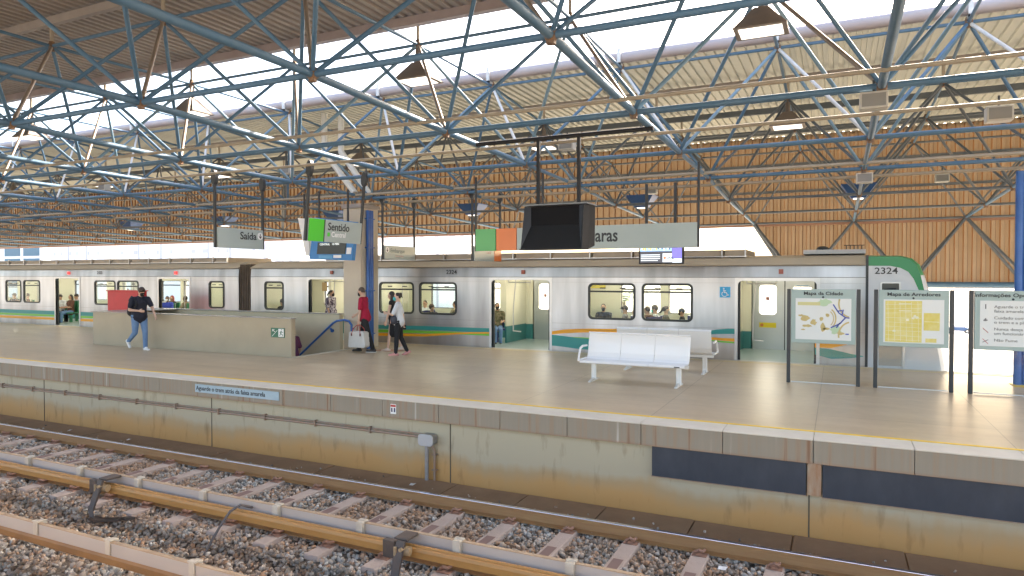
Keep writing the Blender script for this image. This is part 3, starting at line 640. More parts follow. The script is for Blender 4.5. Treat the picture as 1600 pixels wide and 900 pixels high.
bench('bench', 'white metal three-seat bench turned to the train, seen from behind', -3.30, 14.30, 1)

# ------------------------------------------------------------------ map boards
pane = glass('pane_glass', (.985,.995,.99), .5)
def mapboard(ua, ub, title, label):
    y = 14.02; xa, xb = ux(ua, y), ux(ub, y); th = thing('map_board', label, 'notice board', ((xa+xb)/2, y, 0), 'notice boards on dark posts')
    for x in (xa, xb): MB().box((x-.032,y-.045,0),(x+.032,y+.045,1.79)).build('post', dark, th, bevel=.006)
    zt, zb = 1.785, .77
    MB().box((xa+.045,y-.045,zb),(xb-.045,y+.045,zt)).build('case', mat('case_teal', (.33,.44,.43), .35), th, bevel=.008)
    MB().box((xa+.12,y-.052,zb+.07),(xb-.12,y-.045,zt-.17)).build('paper', mat('paper_white', (.70,.74,.74), .5), th)
    MB().box((xa+.045,y-.004,.03),(xb-.045,y+.004,zb)).build('lower_pane', pane, th)
    MB().box((xa+.045,y-.015,.01),(xb-.045,y+.015,.03)).build('bottom_rail', mat('alu', (.55,.55,.55), .35, .8), th)
    q = MB(); cx = (xa+xb)/2; q.ball((cx,y-.05,zt-.145), .018); q.build('lock', dark, th)
    text(title, 'title', .088, (cx, y-.048, zt-.105), sign_text, th, align='CENTER', bold=.0018, sx=1.18)
    return th, xa+.12, xb-.12, zb+.07, zt-.17, y-.053
def blob2(b, cx, cz, rx, rz, y, n=14, seed=0, mi=0):
    r_ = random.Random(seed); b.prism([(cx+rx*math.cos(2*math.pi*k/n)*r_.uniform(.6,1.1), y, cz+rz*math.sin(2*math.pi*k/n)*r_.uniform(.6,1.1)) for k in range(n)], (0,.001,0), mi)
ochre = mat('map_ochre', (.50,.40,.16), .6, 0, (.58,.48,.22), 20., .5); mgreen = mat('map_green', (.45,.62,.42), .6); mblue = mat('map_blue', (.06,.10,.42), .6); mband = mat('map_band', (.62,.60,.30), .6)
th, xa, xb, za, zb, y = mapboard(1233, 1342, 'Mapa da Cidade', 'notice board with pale city map, titled Mapa da Cidade')
W_, H_ = xb-xa, zb-za; q = MB(); mp_ = lambda u, v: (xa+W_*u, za+H_*v)
q.box((xa+.04*W_,y-.001,za+.83*H_),(xa+.45*W_,y,za+.91*H_), 3)
for i, (u, v, rx, rz) in enumerate(((.18,.52,.09,.08),(.10,.58,.06,.03),(.33,.42,.06,.09),(.22,.33,.10,.04),(.14,.24,.05,.02),(.47,.50,.04,.06),(.50,.30,.05,.12),(.56,.27,.08,.04),(.58,.60,.05,.05),(.82,.17,.08,.04))): blob2(q, *mp_(u,v), rx*W_, rz*H_, y-.001, seed=i)
for i, (u, v, rx, rz) in enumerate(((.52,.90,.14,.10),(.73,.25,.11,.12))): blob2(q, *mp_(u,v), rx*W_, rz*H_, y-.0005, seed=20+i, mi=1)
def arc(b_, u0, v0, r0, a0, a1, t, mi, sq=1.2):
    n = 8; pts = []
    for k in range(n+1): a = R(a0+(a1-a0)*k/n); pts.append((xa+W_*u0+r0*W_*math.cos(a), za+H_*v0+r0*sq*W_*math.sin(a)))
    for p0, p1 in zip(pts, pts[1:]): bar(b_, (p0[0],y-.0015,p0[1]), (p1[0],y-.0015,p1[1]), t, .001)
    b_.m[-6*n:] = [mi]*(6*n)
arc(q, .55, .52, .18, -50, 55, .012, 0); arc(q, .55, .52, .14, -50, 55, .008, 0); arc(q, 1.0, .88, .22, 160, 260, .014, 0); arc(q, 1.0, .12, .22, 100, 190, .014, 0)
for p0, p1 in (((.68,.86),(.78,.66)),((.78,.66),(.90,.55)),((.76,.70),(.84,.72)),((.90,.55),(.80,.40)),((.80,.40),(.64,.30)),((.80,.42),(.74,.30)),((.90,.55),(.97,.54)),((.84,.62),(.86,.74))):
    a_, c_ = mp_(*p0), mp_(*p1); n0 = len(q.m); bar(q, (a_[0],y-.002,a_[1]), (c_[0],y-.002,c_[1]), .011, .001); q.m[n0:] = [2]*(len(q.m)-n0)
q.box((xb-.1*W_,y-.001,za+.14*H_),(xb-.04*W_,y,za+.17*H_), 2)
q.build('map_print', [ochre, mgreen, mblue, mband], th)
th, xa, xb, za, zb, y = mapboard(1369, 1488, 'Mapa de Arredores', 'notice board with yellow street map, titled Mapa de Arredores')
W_, H_ = xb-xa, zb-za; q = MB()
ymap = mat('map_yellow', (.66,.55,.08), .5, 0, (.72,.66,.30), 6., .5)
q.box((xa+.03*W_,y-.001,za+.02*H_),(xa+.64*W_,y,za+.97*H_)); q.box((xa+.67*W_,y-.001,za+.30*H_),(xa+.93*W_,y,za+.70*H_)); q.box((xa+.70*W_,y-.001,za+.03*H_),(xa+.88*W_,y,za+.12*H_))
q.build('map_print', ymap, th); q = MB(); r_ = random.Random(4)
for k in range(9):
    c = za+H_*(.08+.1*k); bar(q, (xa+.04*W_,y-.002,c), (xa+.63*W_,y-.002,c+r_.uniform(-.03,.03)), .0022, .0008)
for k in range(6):
    c = xa+W_*(.09+.1*k); bar(q, (c,y-.0022,za+.04*H_), (c+r_.uniform(-.03,.03),y-.0022,za+.95*H_), .0025, .0008)
for k in range(5): blob2(q, xa+W_*r_.uniform(.08,.6), za+H_*r_.uniform(.08,.7), .03, .025, y-.003, seed=k)
bar(q, (xa+.26*W_,y-.003,za+.90*H_), (xa+.46*W_,y-.003,za+.90*H_), .008, .0008); bar(q, (xa+.26*W_,y-.003,za+.74*H_), (xa+.46*W_,y-.003,za+.74*H_), .008, .0008); bar(q,(xa+.68*W_,y-.003,za+.5*H_),(xa+.92*W_,y-.003,za+.5*H_),.004,.0008)
q.build('map_streets', mat('map_pale', (.76,.76,.60), .5), th)
th, xa, xb, za, zb, y = mapboard(1518, 1650, 'Informações Operacionais', 'notice board with passenger rules, titled Informações Operacionais, right edge')
W_, H_ = xb-xa, zb-za; ink = mat('ink_grey', (.16,.17,.18), .5)
for i, (l1, l2) in enumerate((('Aguarde o trem atrás da','faixa amarela'),('Cuidado com o espaço entre','o trem e a plataforma'),('Nunca desça na via, chame','um funcionário do metrô'),('Não Fume',''))):
    z = zb-H_*(.16+.245*i)
    text(l1, 'rule_text', .068, (xa+.2, y-.001, z), ink, th, sx=1.15); 
    if l2: text(l2, 'rule_text', .068, (xa+.2, y-.001, z-.075), ink, th, sx=1.15)
q = MB(); n0 = 0
bar(q, (xa+.08,y-.001,zb-.06), (xa+.08,y-.001,zb-.14), .008); blob2(q, xa+.08, zb-H_*.43, .035, .018, y-.001); blob2(q, xa+.08, zb-H_*.40, .014, .012, y-.002)
bar(q, (xa+.05,y-.001,zb-H_*.62), (xa+.11,y-.001,zb-H_*.69), .005); bar(q, (xa+.04,y-.001,zb-H_*.92), (xa+.12,y-.001,zb-H_*.86), .005); q.build('rule_pictogram', ink, th)
q = MB(); bar(q, (xa+.04,y-.003,zb-H_*.60), (xa+.12,y-.003,zb-H_*.71), .004); bar(q, (xa+.04,y-.003,zb-H_*.84), (xa+.12,y-.003,zb-H_*.95), .004); q.build('prohibition_bar', mat('ink_red', (.5,.12,.1), .5), th)

# ------------------------------------------------------------------ hanging signs and displays
def hanger(b, x, y, z0, z1=4.2, r=.022): b.box((x-r,y-r,z0),(x+r,y+r,z1))
ROTY = (R(90),0,R(90))
# Saida
def cross_sign(name, label, x, ya, yb, za, zb, group='hanging direction signs', tilt=0):
    th = thing(name, label, 'sign', (x, (ya+yb)/2, 4.2), group)
    MB().box((x-.045,ya+.03,za),(x+.045,yb-.03,zb)).build('panel', sign_grey, th, bevel=.006)
    for y in (ya, yb): q = MB(); q.box((x-.024,y-.024,za),(x+.024,y+.024,4.22)); q.prism([(x+.07*math.cos(k*math.pi/8),y-.04,4.16+.16*math.sin(k*math.pi/8)) for k in range(16)],(0,.08,0)); q.build('hanger', dark, th)
    return th
S = cross_sign('direction_sign', 'hanging grey sign reading Saída with a down arrow', -12.12, 10.5, 11.85, 2.65, 3.09)
X = -12.12+.047
text('Saída', 'lettering', .235, (X, 11.62, 2.86), sign_text, S, ROTY, 'RIGHT', bold=.003)
def disc(b, x, cy, cz, r, t=.003): b.prism([(x, cy+r*math.cos(2*math.pi*k/20), cz+r*math.sin(2*math.pi*k/20)) for k in range(20)], (t,0,0))
def arrow_down(parent, x, cy, cz, s):
    q = MB(); disc(q, x, cy, cz, s); q.build('arrow_disc', sign_white, parent)
    q = MB(); q.box((x+.004,cy-.1*s,cz-.5*s),(x+.006,cy+.1*s,cz+.65*s)); q.prism([(x+.004,cy-.5*s,cz-.1*s),(x+.004,cy,cz-.72*s),(x+.004,cy+.5*s,cz-.1*s),(x+.004,cy+.35*s,cz+.05*s),(x+.004,cy,cz-.4*s),(x+.004,cy-.35*s,cz+.05*s)], (.002,0,0)); q.build('arrow', sign_text, parent)
arrow_down(S, X, 11.73, 2.95, .085)
# Sentido Central, swung slightly
S = cross_sign('direction_sign', 'hanging sign with green block reading Sentido Central, tilted', -9.4, 10.43, 12.15, 2.73, 3.19)
X = -9.4+.047
MB().box((X-.002,10.46,2.735),(X+.004,10.90,3.185)).build('green_block', green_sign, S)
MB().box((X-.002,10.90,2.732),(X+.007,10.93,3.188)).build('divider', dark, S)
text('Sentido', 'lettering', .225, (X, 11.02, 2.98), sign_text, S, ROTY, bold=.003)
text('Central', 'lettering', .15, (X, 11.14, 2.845), sign_white, S, ROTY, bold=.003)
MB().box((X,11.02,2.85),(X+.004,11.09,2.93)).build('green_dot', green_sign, S)
S.rotation_euler = (0, R(5.5), 0)
# Embarque
S = cross_sign('direction_sign', 'faded hanging sign reading Embarque right of the column', ux(598,15.3), 15.3, 16.85, 2.49, 2.87)
X = ux(598,15.3)+.047; faded = mat('faded_text', (.20,.26,.27), .5)
text('Embarque', 'lettering', .17, (X, 15.60, 2.68), faded, S, ROTY, bold=.002); text('Samambaia', 'lettering', .09, (X, 15.82, 2.56), mat('faded_red', (.62,.45,.40), .5), S, ROTY)
arrow_down(S, X, 15.45, 2.75, .08)
# second small sign with orange end
xs_ = ux(738,15.3)
S = cross_sign('direction_sign', 'grey hanging sign with an orange end, low behind the green square', xs_, 15.3, 16.9, 2.42, 2.80)
MB().box((xs_+.045,16.45,2.425),(xs_+.052,16.87,2.795)).build('orange_block', orange_sign, S)
text('Central', 'lettering', .10, (xs_+.047, 15.95, 2.62), mat('faded_red', (.62,.45,.40), .5), S, ROTY)
# station name sign
y = 13.2; xa, xb = ux(745,y), ux(1091,y)
S = thing('station_sign', 'long hanging station name sign ending in aras, with green and orange squares', 'sign', ((xa+xb)/2, y, 4.2))
xg, xo = ux(776.5,y), ux(809,y); zb, zt = 2.58, 3.055
MB().box((xo,y-.05,zb),(xb-.02,y+.05,zt)).build('panel', sign_grey, S, bevel=.006)
MB().box((xa,y-.055,zb),(xg-.01,y+.05,zt)).build('green_square', mat('sign_green_soft', (.10,.42,.13), .25), S, bevel=.006)
MB().box((xg+.01,y-.055,zb),(xo-.01,y+.05,zt)).build('orange_square', orange_sign, S, bevel=.006)
xr = ux(966.5,y); text('Águas Claras', 'lettering', .365, (xr, y-.052, zb+.15), sign_text, S, align='RIGHT', bold=.007, sx=.80)
for x in (xa-.02, xb-.0, ): q = MB(); hanger(q, x, y, zb, 4.2, .02); q.build('hanger', dark, S)
for u in (848,): q = MB(); hanger(q, ux(u,y), y, zt, 4.2, .02); q.build('hanger', dark, S)
# black display housing
y = 9.75; T = thing('display_housing', 'black back of a tilted hanging platform display', 'display', (ux(870,y), y, 4.2))
pts_f = [at(823,323,y-.0), at(912,325,y), at(918,388,y-.0), at(814,385,y-.0)]
def loft(b, A, Bq, mi=0):
    n = len(A); b.add(list(A)+list(Bq), [tuple(range(n))[::-1], tuple(range(n,2*n))]+[(i,(i+1)%n,n+(i+1)%n,n+i) for i in range(n)], mi)
xa, xb = ux(815,y), ux(915,y); z0, z1 = 2.46, 3.12; zm = 2.83
cheek = mat('display_cheek', (.07,.085,.11), .35)
b = MB(); b.add([(xa+.12,y+.10,zm),(xb-.14,y+.10,zm),(xb-.14,y+.10,z1),(xa+.12,y+.10,z1)], [(0,1,2,3)]); b.build('upper_screen', mat('screen_black', (.006,.006,.008), .6, spec=.15), T)
b = MB(); b.add([(xa+.02,y-.08,z0),(xb-.05,y-.08,z0),(xb-.14,y+.10,zm),(xa+.12,y+.10,zm)], [(0,1,2,3)]); b.build('lower_hood', black, T)
b = MB(); b.add([(xa+.02,y-.08,z0),(xa+.12,y+.10,zm),(xa+.12,y+.10,z1),(xa+.06,y-.02,z1)], [(0,1,2,3)]); b.add([(xb-.05,y-.08,z0),(xb-.14,y+.10,zm),(xb-.14,y+.10,z1),(xb-.04,y-.02,z1)], [(3,2,1,0)]); b.build('side_cheek', cheek, T)
b = MB(); loft(b, [(xa,y+.12,z0-.01),(xb,y+.12,z0-.01),(xb+.01,y+.12,z1+.01),(xa+.05,y+.12,z1+.01)], [(xa,y+.42,z0+.05),(xb,y+.42,z0+.05),(xb+.01,y+.42,z1+.01),(xa+.05,y+.42,z1+.01)])
loft(b, [(xa+.0,y-.085,z0-.02),(xb-.03,y-.085,z0-.02),(xb,y+.13,z0-.02),(xa,y+.13,z0-.02)], [(xa+.0,y-.085,z0-.001),(xb-.03,y-.085,z0-.001),(xb,y+.13,z0-.001),(xa,y+.13,z0-.001)])
loft(b, [(xb-.045,y-.08,z0),(xb-.03,y-.08,z0),(xb+.01,y+.12,z0),(xb-.005,y+.12,z0)], [(xb-.04,y-.02,z1),(xb-.025,y-.02,z1),(xb+.01,y+.12,z1),(xb-.005,y+.12,z1)])
b.build('housing', black, T)
b = MB(); b.box((xa+.03,y-.03,z1+.012),(xb+.03,y+.44,z1+.03)); b.build('top_hood', mat('hood_grey', (.2,.22,.24), .4), T)
for u in (841,904): q = MB(); q.box((ux(u,y+.2)-.025,y+.18,z1),(ux(u,y+.2)+.025,y+.23,4.2)); q.build('hanger', black, T)
q = MB(); q.tube((ux(745,9.95),9.95,4.21),(ux(1020,9.95),9.95,4.21), .035, 8); q.build('carrier_bar', black, T)
# blue framed display by the column
y = 13.6
T = thing('blue_display', 'blue framed information screen hanging left of the column', 'display', (ux(517,y), y, 4.2))
bl = mat('display_blue', (.02,.20,.50), .35); xa, xb = ux(483,y), ux(553,y)
b = MB(); b.prism([at(483,405,y), at(550,407,y), at(556,347,y), at(492,340,y)], (0,.12,0)); b.build('panel', bl, T)
b = MB(); b.prism([at(495,397,y-.02), at(539,397,y-.02), at(541,379,y-.02), at(497,379,y-.02)], (0,.018,0)); b.build('screen', mat('screen_dark', (.01,.015,.02), .15), T)
text('CENTRAL   10 MIN', 'screen_text', .075, at(500,383.5,y-.022), mat('screen_txt', (.5,.5,.55), .5, emit=(.5,.6,.6), es=.25), T)
b = MB(); b.prism([at(541,397,y-.02), at(548,397,y-.02), at(549,387,y-.02), at(542,387,y-.02)], (0,.018,0)); b.prism([at(521,403,y-.02), at(533,403,y-.02), at(533,398.5,y-.02), at(521,398.5,y-.02)], (0,.018,0)); b.build('white_note', sign_white, T)
b = MB(); b.prism([at(498,404,y-.01), at(519,404,y-.01), at(519,399,y-.01), at(498,399,y-.01)], (0,.01,0)); b.build('light_band', mat('display_pale', (.10,.36,.62), .4), T)
for u in (500,545): q = MB(); hanger(q, ux(u,y+.1), y+.08, at(u,346,y).z, 4.2, .02); q.build('hanger', dark, T)
b = MB(); b.prism([at(466,341,y+.2), at(481,342,y+.2), at(484,400,y+.2), at(478,400,y+.2)], (0,.3,0)); tag(b.build('white_panel', white_paint), 'plain white hanging panel edge beside the blue screen', 'panel')
q = MB(); hanger(q, ux(474,y+.3), y+.35, at(474,341,y+.2).z, 4.2, .02); q.build('hanger', dark, bpy.data.objects['white_panel'])
# TV with pictures
y = 15.1; xa, xb = ux(998,y), ux(1068,y); z0, z1 = 2.30, 2.89
T = thing('television', 'hanging television showing coloured pictures under the station sign', 'television', ((xa+xb)/2, y, 4.2))
MB().box((xa,y,z0),(xb,y+.09,z1)).build('case', black, T, bevel=.01)
def em(n, c, s=.35): return mat(n, tuple(x*.5 for x in c), .4, emit=c, es=s)
W_, H_ = xb-xa, z1-z0; q = MB(); yy = y-.003; cols = [em('tv_grey',(.05,.055,.07)), em('tv_sky',(.25,.45,.75)), em('tv_lime',(.55,.6,.05)), em('tv_purple',(.14,.13,.55)), em('tv_pale',(.55,.65,.75)), em('tv_red',(.6,.15,.08)), em('tv_dark',(.05,.08,.15))]
def rc(u0, v0, u1, v1, mi, dy=0): q.box((xa+W_*u0, yy-dy, z0+H_*v0), (xa+W_*u1, yy-dy+.002, z0+H_*v1), mi)
rc(.03,.05,.97,.97,0); rc(.03,.48,.74,.97,1,.001); rc(.75,.22,.96,.74,3,.001); rc(.75,.76,.96,.95,4,.001); rc(.75,.05,.96,.20,4,.001); rc(.54,.07,.745,.40,4,.001)
r_ = random.Random(9)
for k in range(16): u = .05+.042*k; rc(u, .5+r_.uniform(0,.12), u+.03, .62+r_.uniform(.05,.3), (2 if k < 9 and k % 3 else (6 if k % 2 else 4)), .0015+.0001*k)
for k in range(4): rc(.05, .12+.07*k, .48-.05*(k==0), .15+.07*k, 4, .0015)
q.build('picture', cols, T); q = MB(); q.ball((xa+W_*.585,yy-.003,z0+H_*.23), .032, sc=(1,.1,1), m=12); q.build('logo_disc', cols[5], T)
text('UOL', 'logo_text', .075, (xa+W_*.63, yy-.003, z0+H_*.19), black, T, bold=.002)
for u in (1009,1054): q = MB(); hanger(q, ux(u,y), y+.05, z1, 4.1, .03); q.build('hanger', dark, T)

# ------------------------------------------------------------------ roof lamps, blue uplights, loudspeakers
lampc = mat('lamp_housing', (.15,.13,.115), .5, .2, (.22,.17,.13), 5., .5)
lens = mat('lamp_lens', (.7,.7,.68), .2, emit=(1,.97,.9), es=.35)
def lamp_proto():
    th = thing('roof_lamp', 'x', 'lamp', (0,0,0), 'floodlights hanging in the roof frame')
    b = MB(); A = [(-.36,-.28,-.62),(.36,-.28,-.62),(.36,.28,-.62),(-.36,.28,-.62)]; T_ = [(-.10,-.08,-.30),(.10,-.08,-.30),(.10,.08,-.30),(-.10,.08,-.30)]
    b.add(A+T_, [(0,1,5,4),(1,2,6,5),(2,3,7,6),(3,0,4,7),(4,5,6,7)]); b.build('reflector', lampc, th)
    b = MB(); b.box((-.37,-.29,-.64),(.37,.29,-.62)); b.build('rim', lampc, th)
    b = MB(); b.box((-.30,-.22,-.646),(.30,.22,-.641)); b.build('lens', lens, th)
    MB().tube((0,0,-.32),(0,0,-.02), .05, 8).build('stem', lampc, th)
    return th
lp = lamp_proto(); first = True
names = ['rightmost','second from the right','third from the right','fourth from the right','fifth from the right','sixth from the right']
for j, (y, z, w_) in enumerate(((10.7,6.28,'under the bright roof gap'),(16.7,6.05,'under the far roof'))):
    for k in range(6):
        lab = f'floodlight {w_}, {names[k]} in its row'; loc = (-1.04-6*k, y, z)
        if first: lp.location = loc; lp['label'] = lab; first = False
        else: dup(lp, loc, lab)
up = thing('blue_uplight', 'x', 'lamp', (0,0,0), 'blue funnel lamps before the cladding')
b = MB(); A = [(-.17,-.17,-.25),(.17,-.17,-.25),(.17,.17,-.25),(-.17,.17,-.25)]; T_ = [(-.42,-.35,.10),(.42,-.35,.10),(.42,.35,.10),(-.42,.35,.10)]
b.add(A+T_, [(0,3,2,1),(0,1,5,4),(1,2,6,5),(2,3,7,6),(3,0,4,7)]); b.build('funnel', mat('funnel_blue', (.02,.07,.20), .4), up); MB().box((-.12,-.12,-.27),(.12,.12,-.252)).build('lens', lens, up)
MB().box((-.43,-.36,.10),(.43,.36,.12)).build('lid', MATS['funnel_blue'], up)
for k in range(6):
    lab = f'blue funnel lamp before the cladding, {names[k]}'; loc = (.5-5.95*k, 20.7, 4.38)
    if k == 0: up.location = loc; up['label'] = lab
    else: dup(up, loc, lab)
spk = thing('loudspeaker', 'x', 'loudspeaker', (0,0,0), 'boxy loudspeakers on the frame')
MB().box((-.15,-.10,-.10),(.15,.10,.10)).build('box', mat('speaker_grey', (.45,.44,.40), .5), spk, bevel=.01); MB().box((-.125,-.106,-.075),(.125,-.101,.075)).build('grille', mat('speaker_grille', (.22,.22,.21), .7), spk); MB().tube((0,0,.10),(0,0,.25),.015,6).build('bracket', dark, spk)
for i, (u, v, y, nm) in enumerate(((1362,160,9.2,'under the nearest chord at right'),(1557,180,11.0,'at the right edge of the picture'),(886,228,12.4,'above the black display'),(450,267,13.5,'left of the white rain pipes'),(1349,279,15.3,'on the cream pipes at right'),(1470,279,20.0,'high before the cladding at right'),(1018,298,18.5,'above the station sign'),(165,293,13.0,'at far left of the frame'))):
    p = at(u, v, y); lab = f'grey box loudspeaker {nm}'
    if i == 0: spk.location = p; spk['label'] = lab
    else: dup(spk, p, lab)

# ------------------------------------------------------------------ train
def steel_material():
    m = bpy.data.materials.new('stainless_side'); m.use_nodes = True; t = m.node_tree; b = t.nodes['Principled BSDF']
    b.inputs['Base Color'].default_value = (.60,.59,.60,1); b.inputs['Metallic'].default_value = .95
    tc = N(t,'ShaderNodeTexCoord'); mp = N(t,'ShaderNodeMapping'); mp.inputs['Scale'].default_value = (1.0,1,.12); t.links.new(tc.outputs['Object'], mp.inputs[0])
    n = N(t,'ShaderNodeTexNoise'); n.inputs['Scale'].default_value = 1.6; n.inputs['Detail'].default_value = 4; t.links.new(mp.outputs[0], n.inputs['Vector'])
    r = ramp(t, [(.3,(.33,.335,.35)),(.68,(.60,.61,.64))]); t.links.new(n.outputs['Fac'], r.inputs[0])  # upright noise streaks put reflections into the base colour
    sp = N(t,'ShaderNodeSeparateXYZ'); t.links.new(tc.outputs['Object'], sp.inputs[0]); g1 = N(t,'ShaderNodeMapRange'); g1.inputs[1].default_value = 1.0; g1.inputs[2].default_value = 2.1; g1.inputs[3].default_value = .75; g1.inputs[4].default_value = 0; t.links.new(sp.outputs['Z'], g1.inputs[0])
    mp6 = N(t,'ShaderNodeMapping'); mp6.inputs['Scale'].default_value = (3.5,1,.7); t.links.new(tc.outputs['Object'], mp6.inputs[0]); n6 = N(t,'ShaderNodeTexNoise'); n6.inputs['Scale'].default_value = 1.5; n6.inputs['Detail'].default_value = 7; t.links.new(mp6.outputs[0], n6.inputs['Vector'])
    gm = N(t,'ShaderNodeMath', operation='MULTIPLY'); t.links.new(g1.outputs[0], gm.inputs[0]); t.links.new(n6.outputs['Fac'], gm.inputs[1])
    gx = N(t,'ShaderNodeMix', data_type='RGBA'); t.links.new(gm.outputs[0], gx.inputs[0]); t.links.new(r.outputs[0], gx.inputs[6]); gx.inputs[7].default_value = (.34,.24,.17,1); t.links.new(gx.outputs[2], b.inputs['Base Color'])
    mp2 = N(t,'ShaderNodeMapping'); mp2.inputs['Scale'].default_value = (.5,1,90); t.links.new(tc.outputs['Object'], mp2.inputs[0])
    n2 = N(t,'ShaderNodeTexNoise'); n2.inputs['Scale'].default_value = 3; n2.inputs['Detail'].default_value = 2; t.links.new(mp2.outputs[0], n2.inputs['Vector'])
    mr = N(t,'ShaderNodeMapRange'); mr.inputs[3].default_value = .26; mr.inputs[4].default_value = .44; t.links.new(n2.outputs['Fac'], mr.inputs[0]); t.links.new(mr.outputs[0], b.inputs['Roughness'])
    bp = N(t,'ShaderNodeBump'); bp.inputs['Strength'].default_value = .25; bp.inputs['Distance'].default_value = .05; t.links.new(n.outputs['Fac'], bp.inputs['Height']); t.links.new(bp.outputs[0], b.inputs['Normal'])
    return m
steel = steel_material()
steel_trim = mat('steel_trim', (.55,.55,.56), .3, .8)
roof_m = mat('train_roof', (.60,.52,.41), .5, .0, (.50,.43,.34), 1.2, .6)
cream_in = mat('interior_cream', (.66,.65,.52), .4); teal_in = mat('interior_teal', (.04,.20,.20), .4)
floor_in = mat('interior_floor', (.28,.36,.35), .3); win_glass = glass('window_glass', (.93,.96,.93), .6); groove_m = mat('groove', (.12,.12,.12), .5)
seat_blue = mat('seat_blue', (.025,.035,.16), .4); seat_green = mat('seat_green', (.03,.20,.10), .4)
door_in = mat('door_leaf', (.42,.45,.45), .3, .5)
teal = mat('stripe_teal', (.02,.27,.25), .35); sgreen = mat('stripe_green', (.16,.50,.05), .35); sorange = mat('stripe_orange', (.85,.36,.02), .35)
tube_l = mat('car_ceiling_lamp', (.8,.8,.8), .4, emit=(1,.97,.88), es=1.9)
TY0, TY1 = 17.10, 20.10
def car(label, xa, xb, doors, wins, number_u, stripes='plain', cab=False):
    th = thing('metro_car', label, 'metro car', ((xa+xb)/2, 18.6, -1.1), 'metro cars of the waiting train')
    ops = sorted([(a, b, .0, 1.915, 'd') for a, b in doors]+[(a, b, .885, 1.845, 'w') for a, b in wins])
    def side(y0, y1, name):
        q = MB(); x = xa
        for a, b, z0, z1, k in ops:
            i = .045 if k == 'w' else 0
            q.box((x,y0,-.85),(a+i,y1,2.0)); q.box((a+i,y0,z1-i),(b-i,y1,2.0)); q.box((a+i,y0,-.85),(b-i,y1,z0+i-(.0 if k=='w' else .01))); x = b-i
        q.box((x,y0,-.85),(xb,y1,2.0)); q.build(name, steel, th)
    side(TY0, TY0+.07, 'side_panel'); side(TY1-.07, TY1, 'side_panel')
    b = MB(); prof = [(TY0+.0,2.003),(TY0+.03,2.27),(TY0+.08,2.27),(TY0+.08,2.003)]
    b.prism([(xa,y,z) for y, z in prof], (xb-xa,0,0)); b.prism([(xa,37.2-y,z) for y, z in prof], (xb-xa,0,0)); b.build('upper_band', steel, th)
    rp = [(TY0-.0,2.275),(TY0-.02,2.30),(TY0+.10,2.36),(TY0+.35,2.46),(TY0+.9,2.53),(18.6,2.55)]; rp += [(37.2-y,z) for y, z in rp[-2::-1]]
    MB().prism([(xa,y,z) for y, z in rp], (xb-xa,0,0)).build('roof', roof_m, th)
    b = MB(); b.box((xa,TY0-.022,2.262),(xb,TY0+.03,2.274)); b.box((xa,TY0-.004,1.992),(xb,TY0+.01,2.005)); b.build('rain_groove', groove_m, th)
    b = MB(); b.box((xa,TY0-.006,.735),(xa+.01,TY0,.74))
    xx = xa; segs = []
    for a, c in sorted(doors): segs.append((xx,a-.08)); xx = c+.08
    segs.append((xx,xb))
    for s0, s1 in segs: b.box((s0,TY0-.004,.755),(s1,TY0+.001,.763)); b.box((s0,TY0-.004,.60),(s1,TY0+.001,.604)); b.box((s0,TY0-.003,1.86),(s1,TY0+.001,1.864))
    for s0, s1 in segs:
        nseg = max(1, round((s1-s0)/1.55))
        for k in range(1, nseg): xx_ = s0+(s1-s0)*k/nseg; b.box((xx_-.002,TY0-.002,.02),(xx_+.002,TY0+.001,.60))
    b.build('panel_seam', mat('seam', (.30,.29,.29), .4, .6), th)
    b = MB(); b.box((xa+.05,TY0+.07,-.10),(xb-.05,TY1-.07,.0)); b.build('floor', floor_in, th)
    b = MB(); b.box((xa+.05,TY0+.09,2.12),(xb-.05,TY1-.09,2.16)); b.box((xa+.05,TY0+.075,1.93),(xb-.05,TY0+.12,2.12)); b.box((xa+.05,TY1-.12,1.93),(xb-.05,TY1-.075,2.12)); b.build('ceiling', cream_in, th)
    for yy in (18.0, 19.2): MB().box((xa+.6,yy-.06,2.095),(xb-.6,yy+.06,2.118)).build('ceiling_lamp', tube_l, th)
    # inner lining
    for y0, y1 in ((TY0+.072,TY0+.10),(TY1-.10,TY1-.072)):
        q = MB(); ql = MB(); x = xa+.05
        for a, b_, z0, z1, k in ops:
            q.box((x,y0,.48),(a+.03,y1,1.93)); ql.box((x,y0,.0),(a+.03,y1,.48))
            if k == 'w': q.box((a+.03,y0,.48),(b_-.03,y1,z0+.03)); ql.box((a+.03,y0,0),(b_-.03,y1,.48)); q.box((a+.03,y0,z1-.03),(b_-.03,y1,1.93))
            x = b_-.03
        q.box((x,y0,.48),(xb-.05,y1,1.93)); ql.box((x,y0,0),(xb-.05,y1,.48)); q.build('inner_lining', cream_in, th); ql.build('kick_panel', teal_in, th)
    b = MB(); b.box((xa,TY0+.08,-.8),(xa+.05,TY1-.08,2.3)); b.box((xb-.05,TY0+.08,-.8),(xb,TY1-.08,2.3)); b.build('end_wall', cream_in, th)
    b = MB(); b.box((xa+1,TY0+.4,-1.0),(xb-1,TY1-.4,-.3)); b.build('underframe', dark, th)
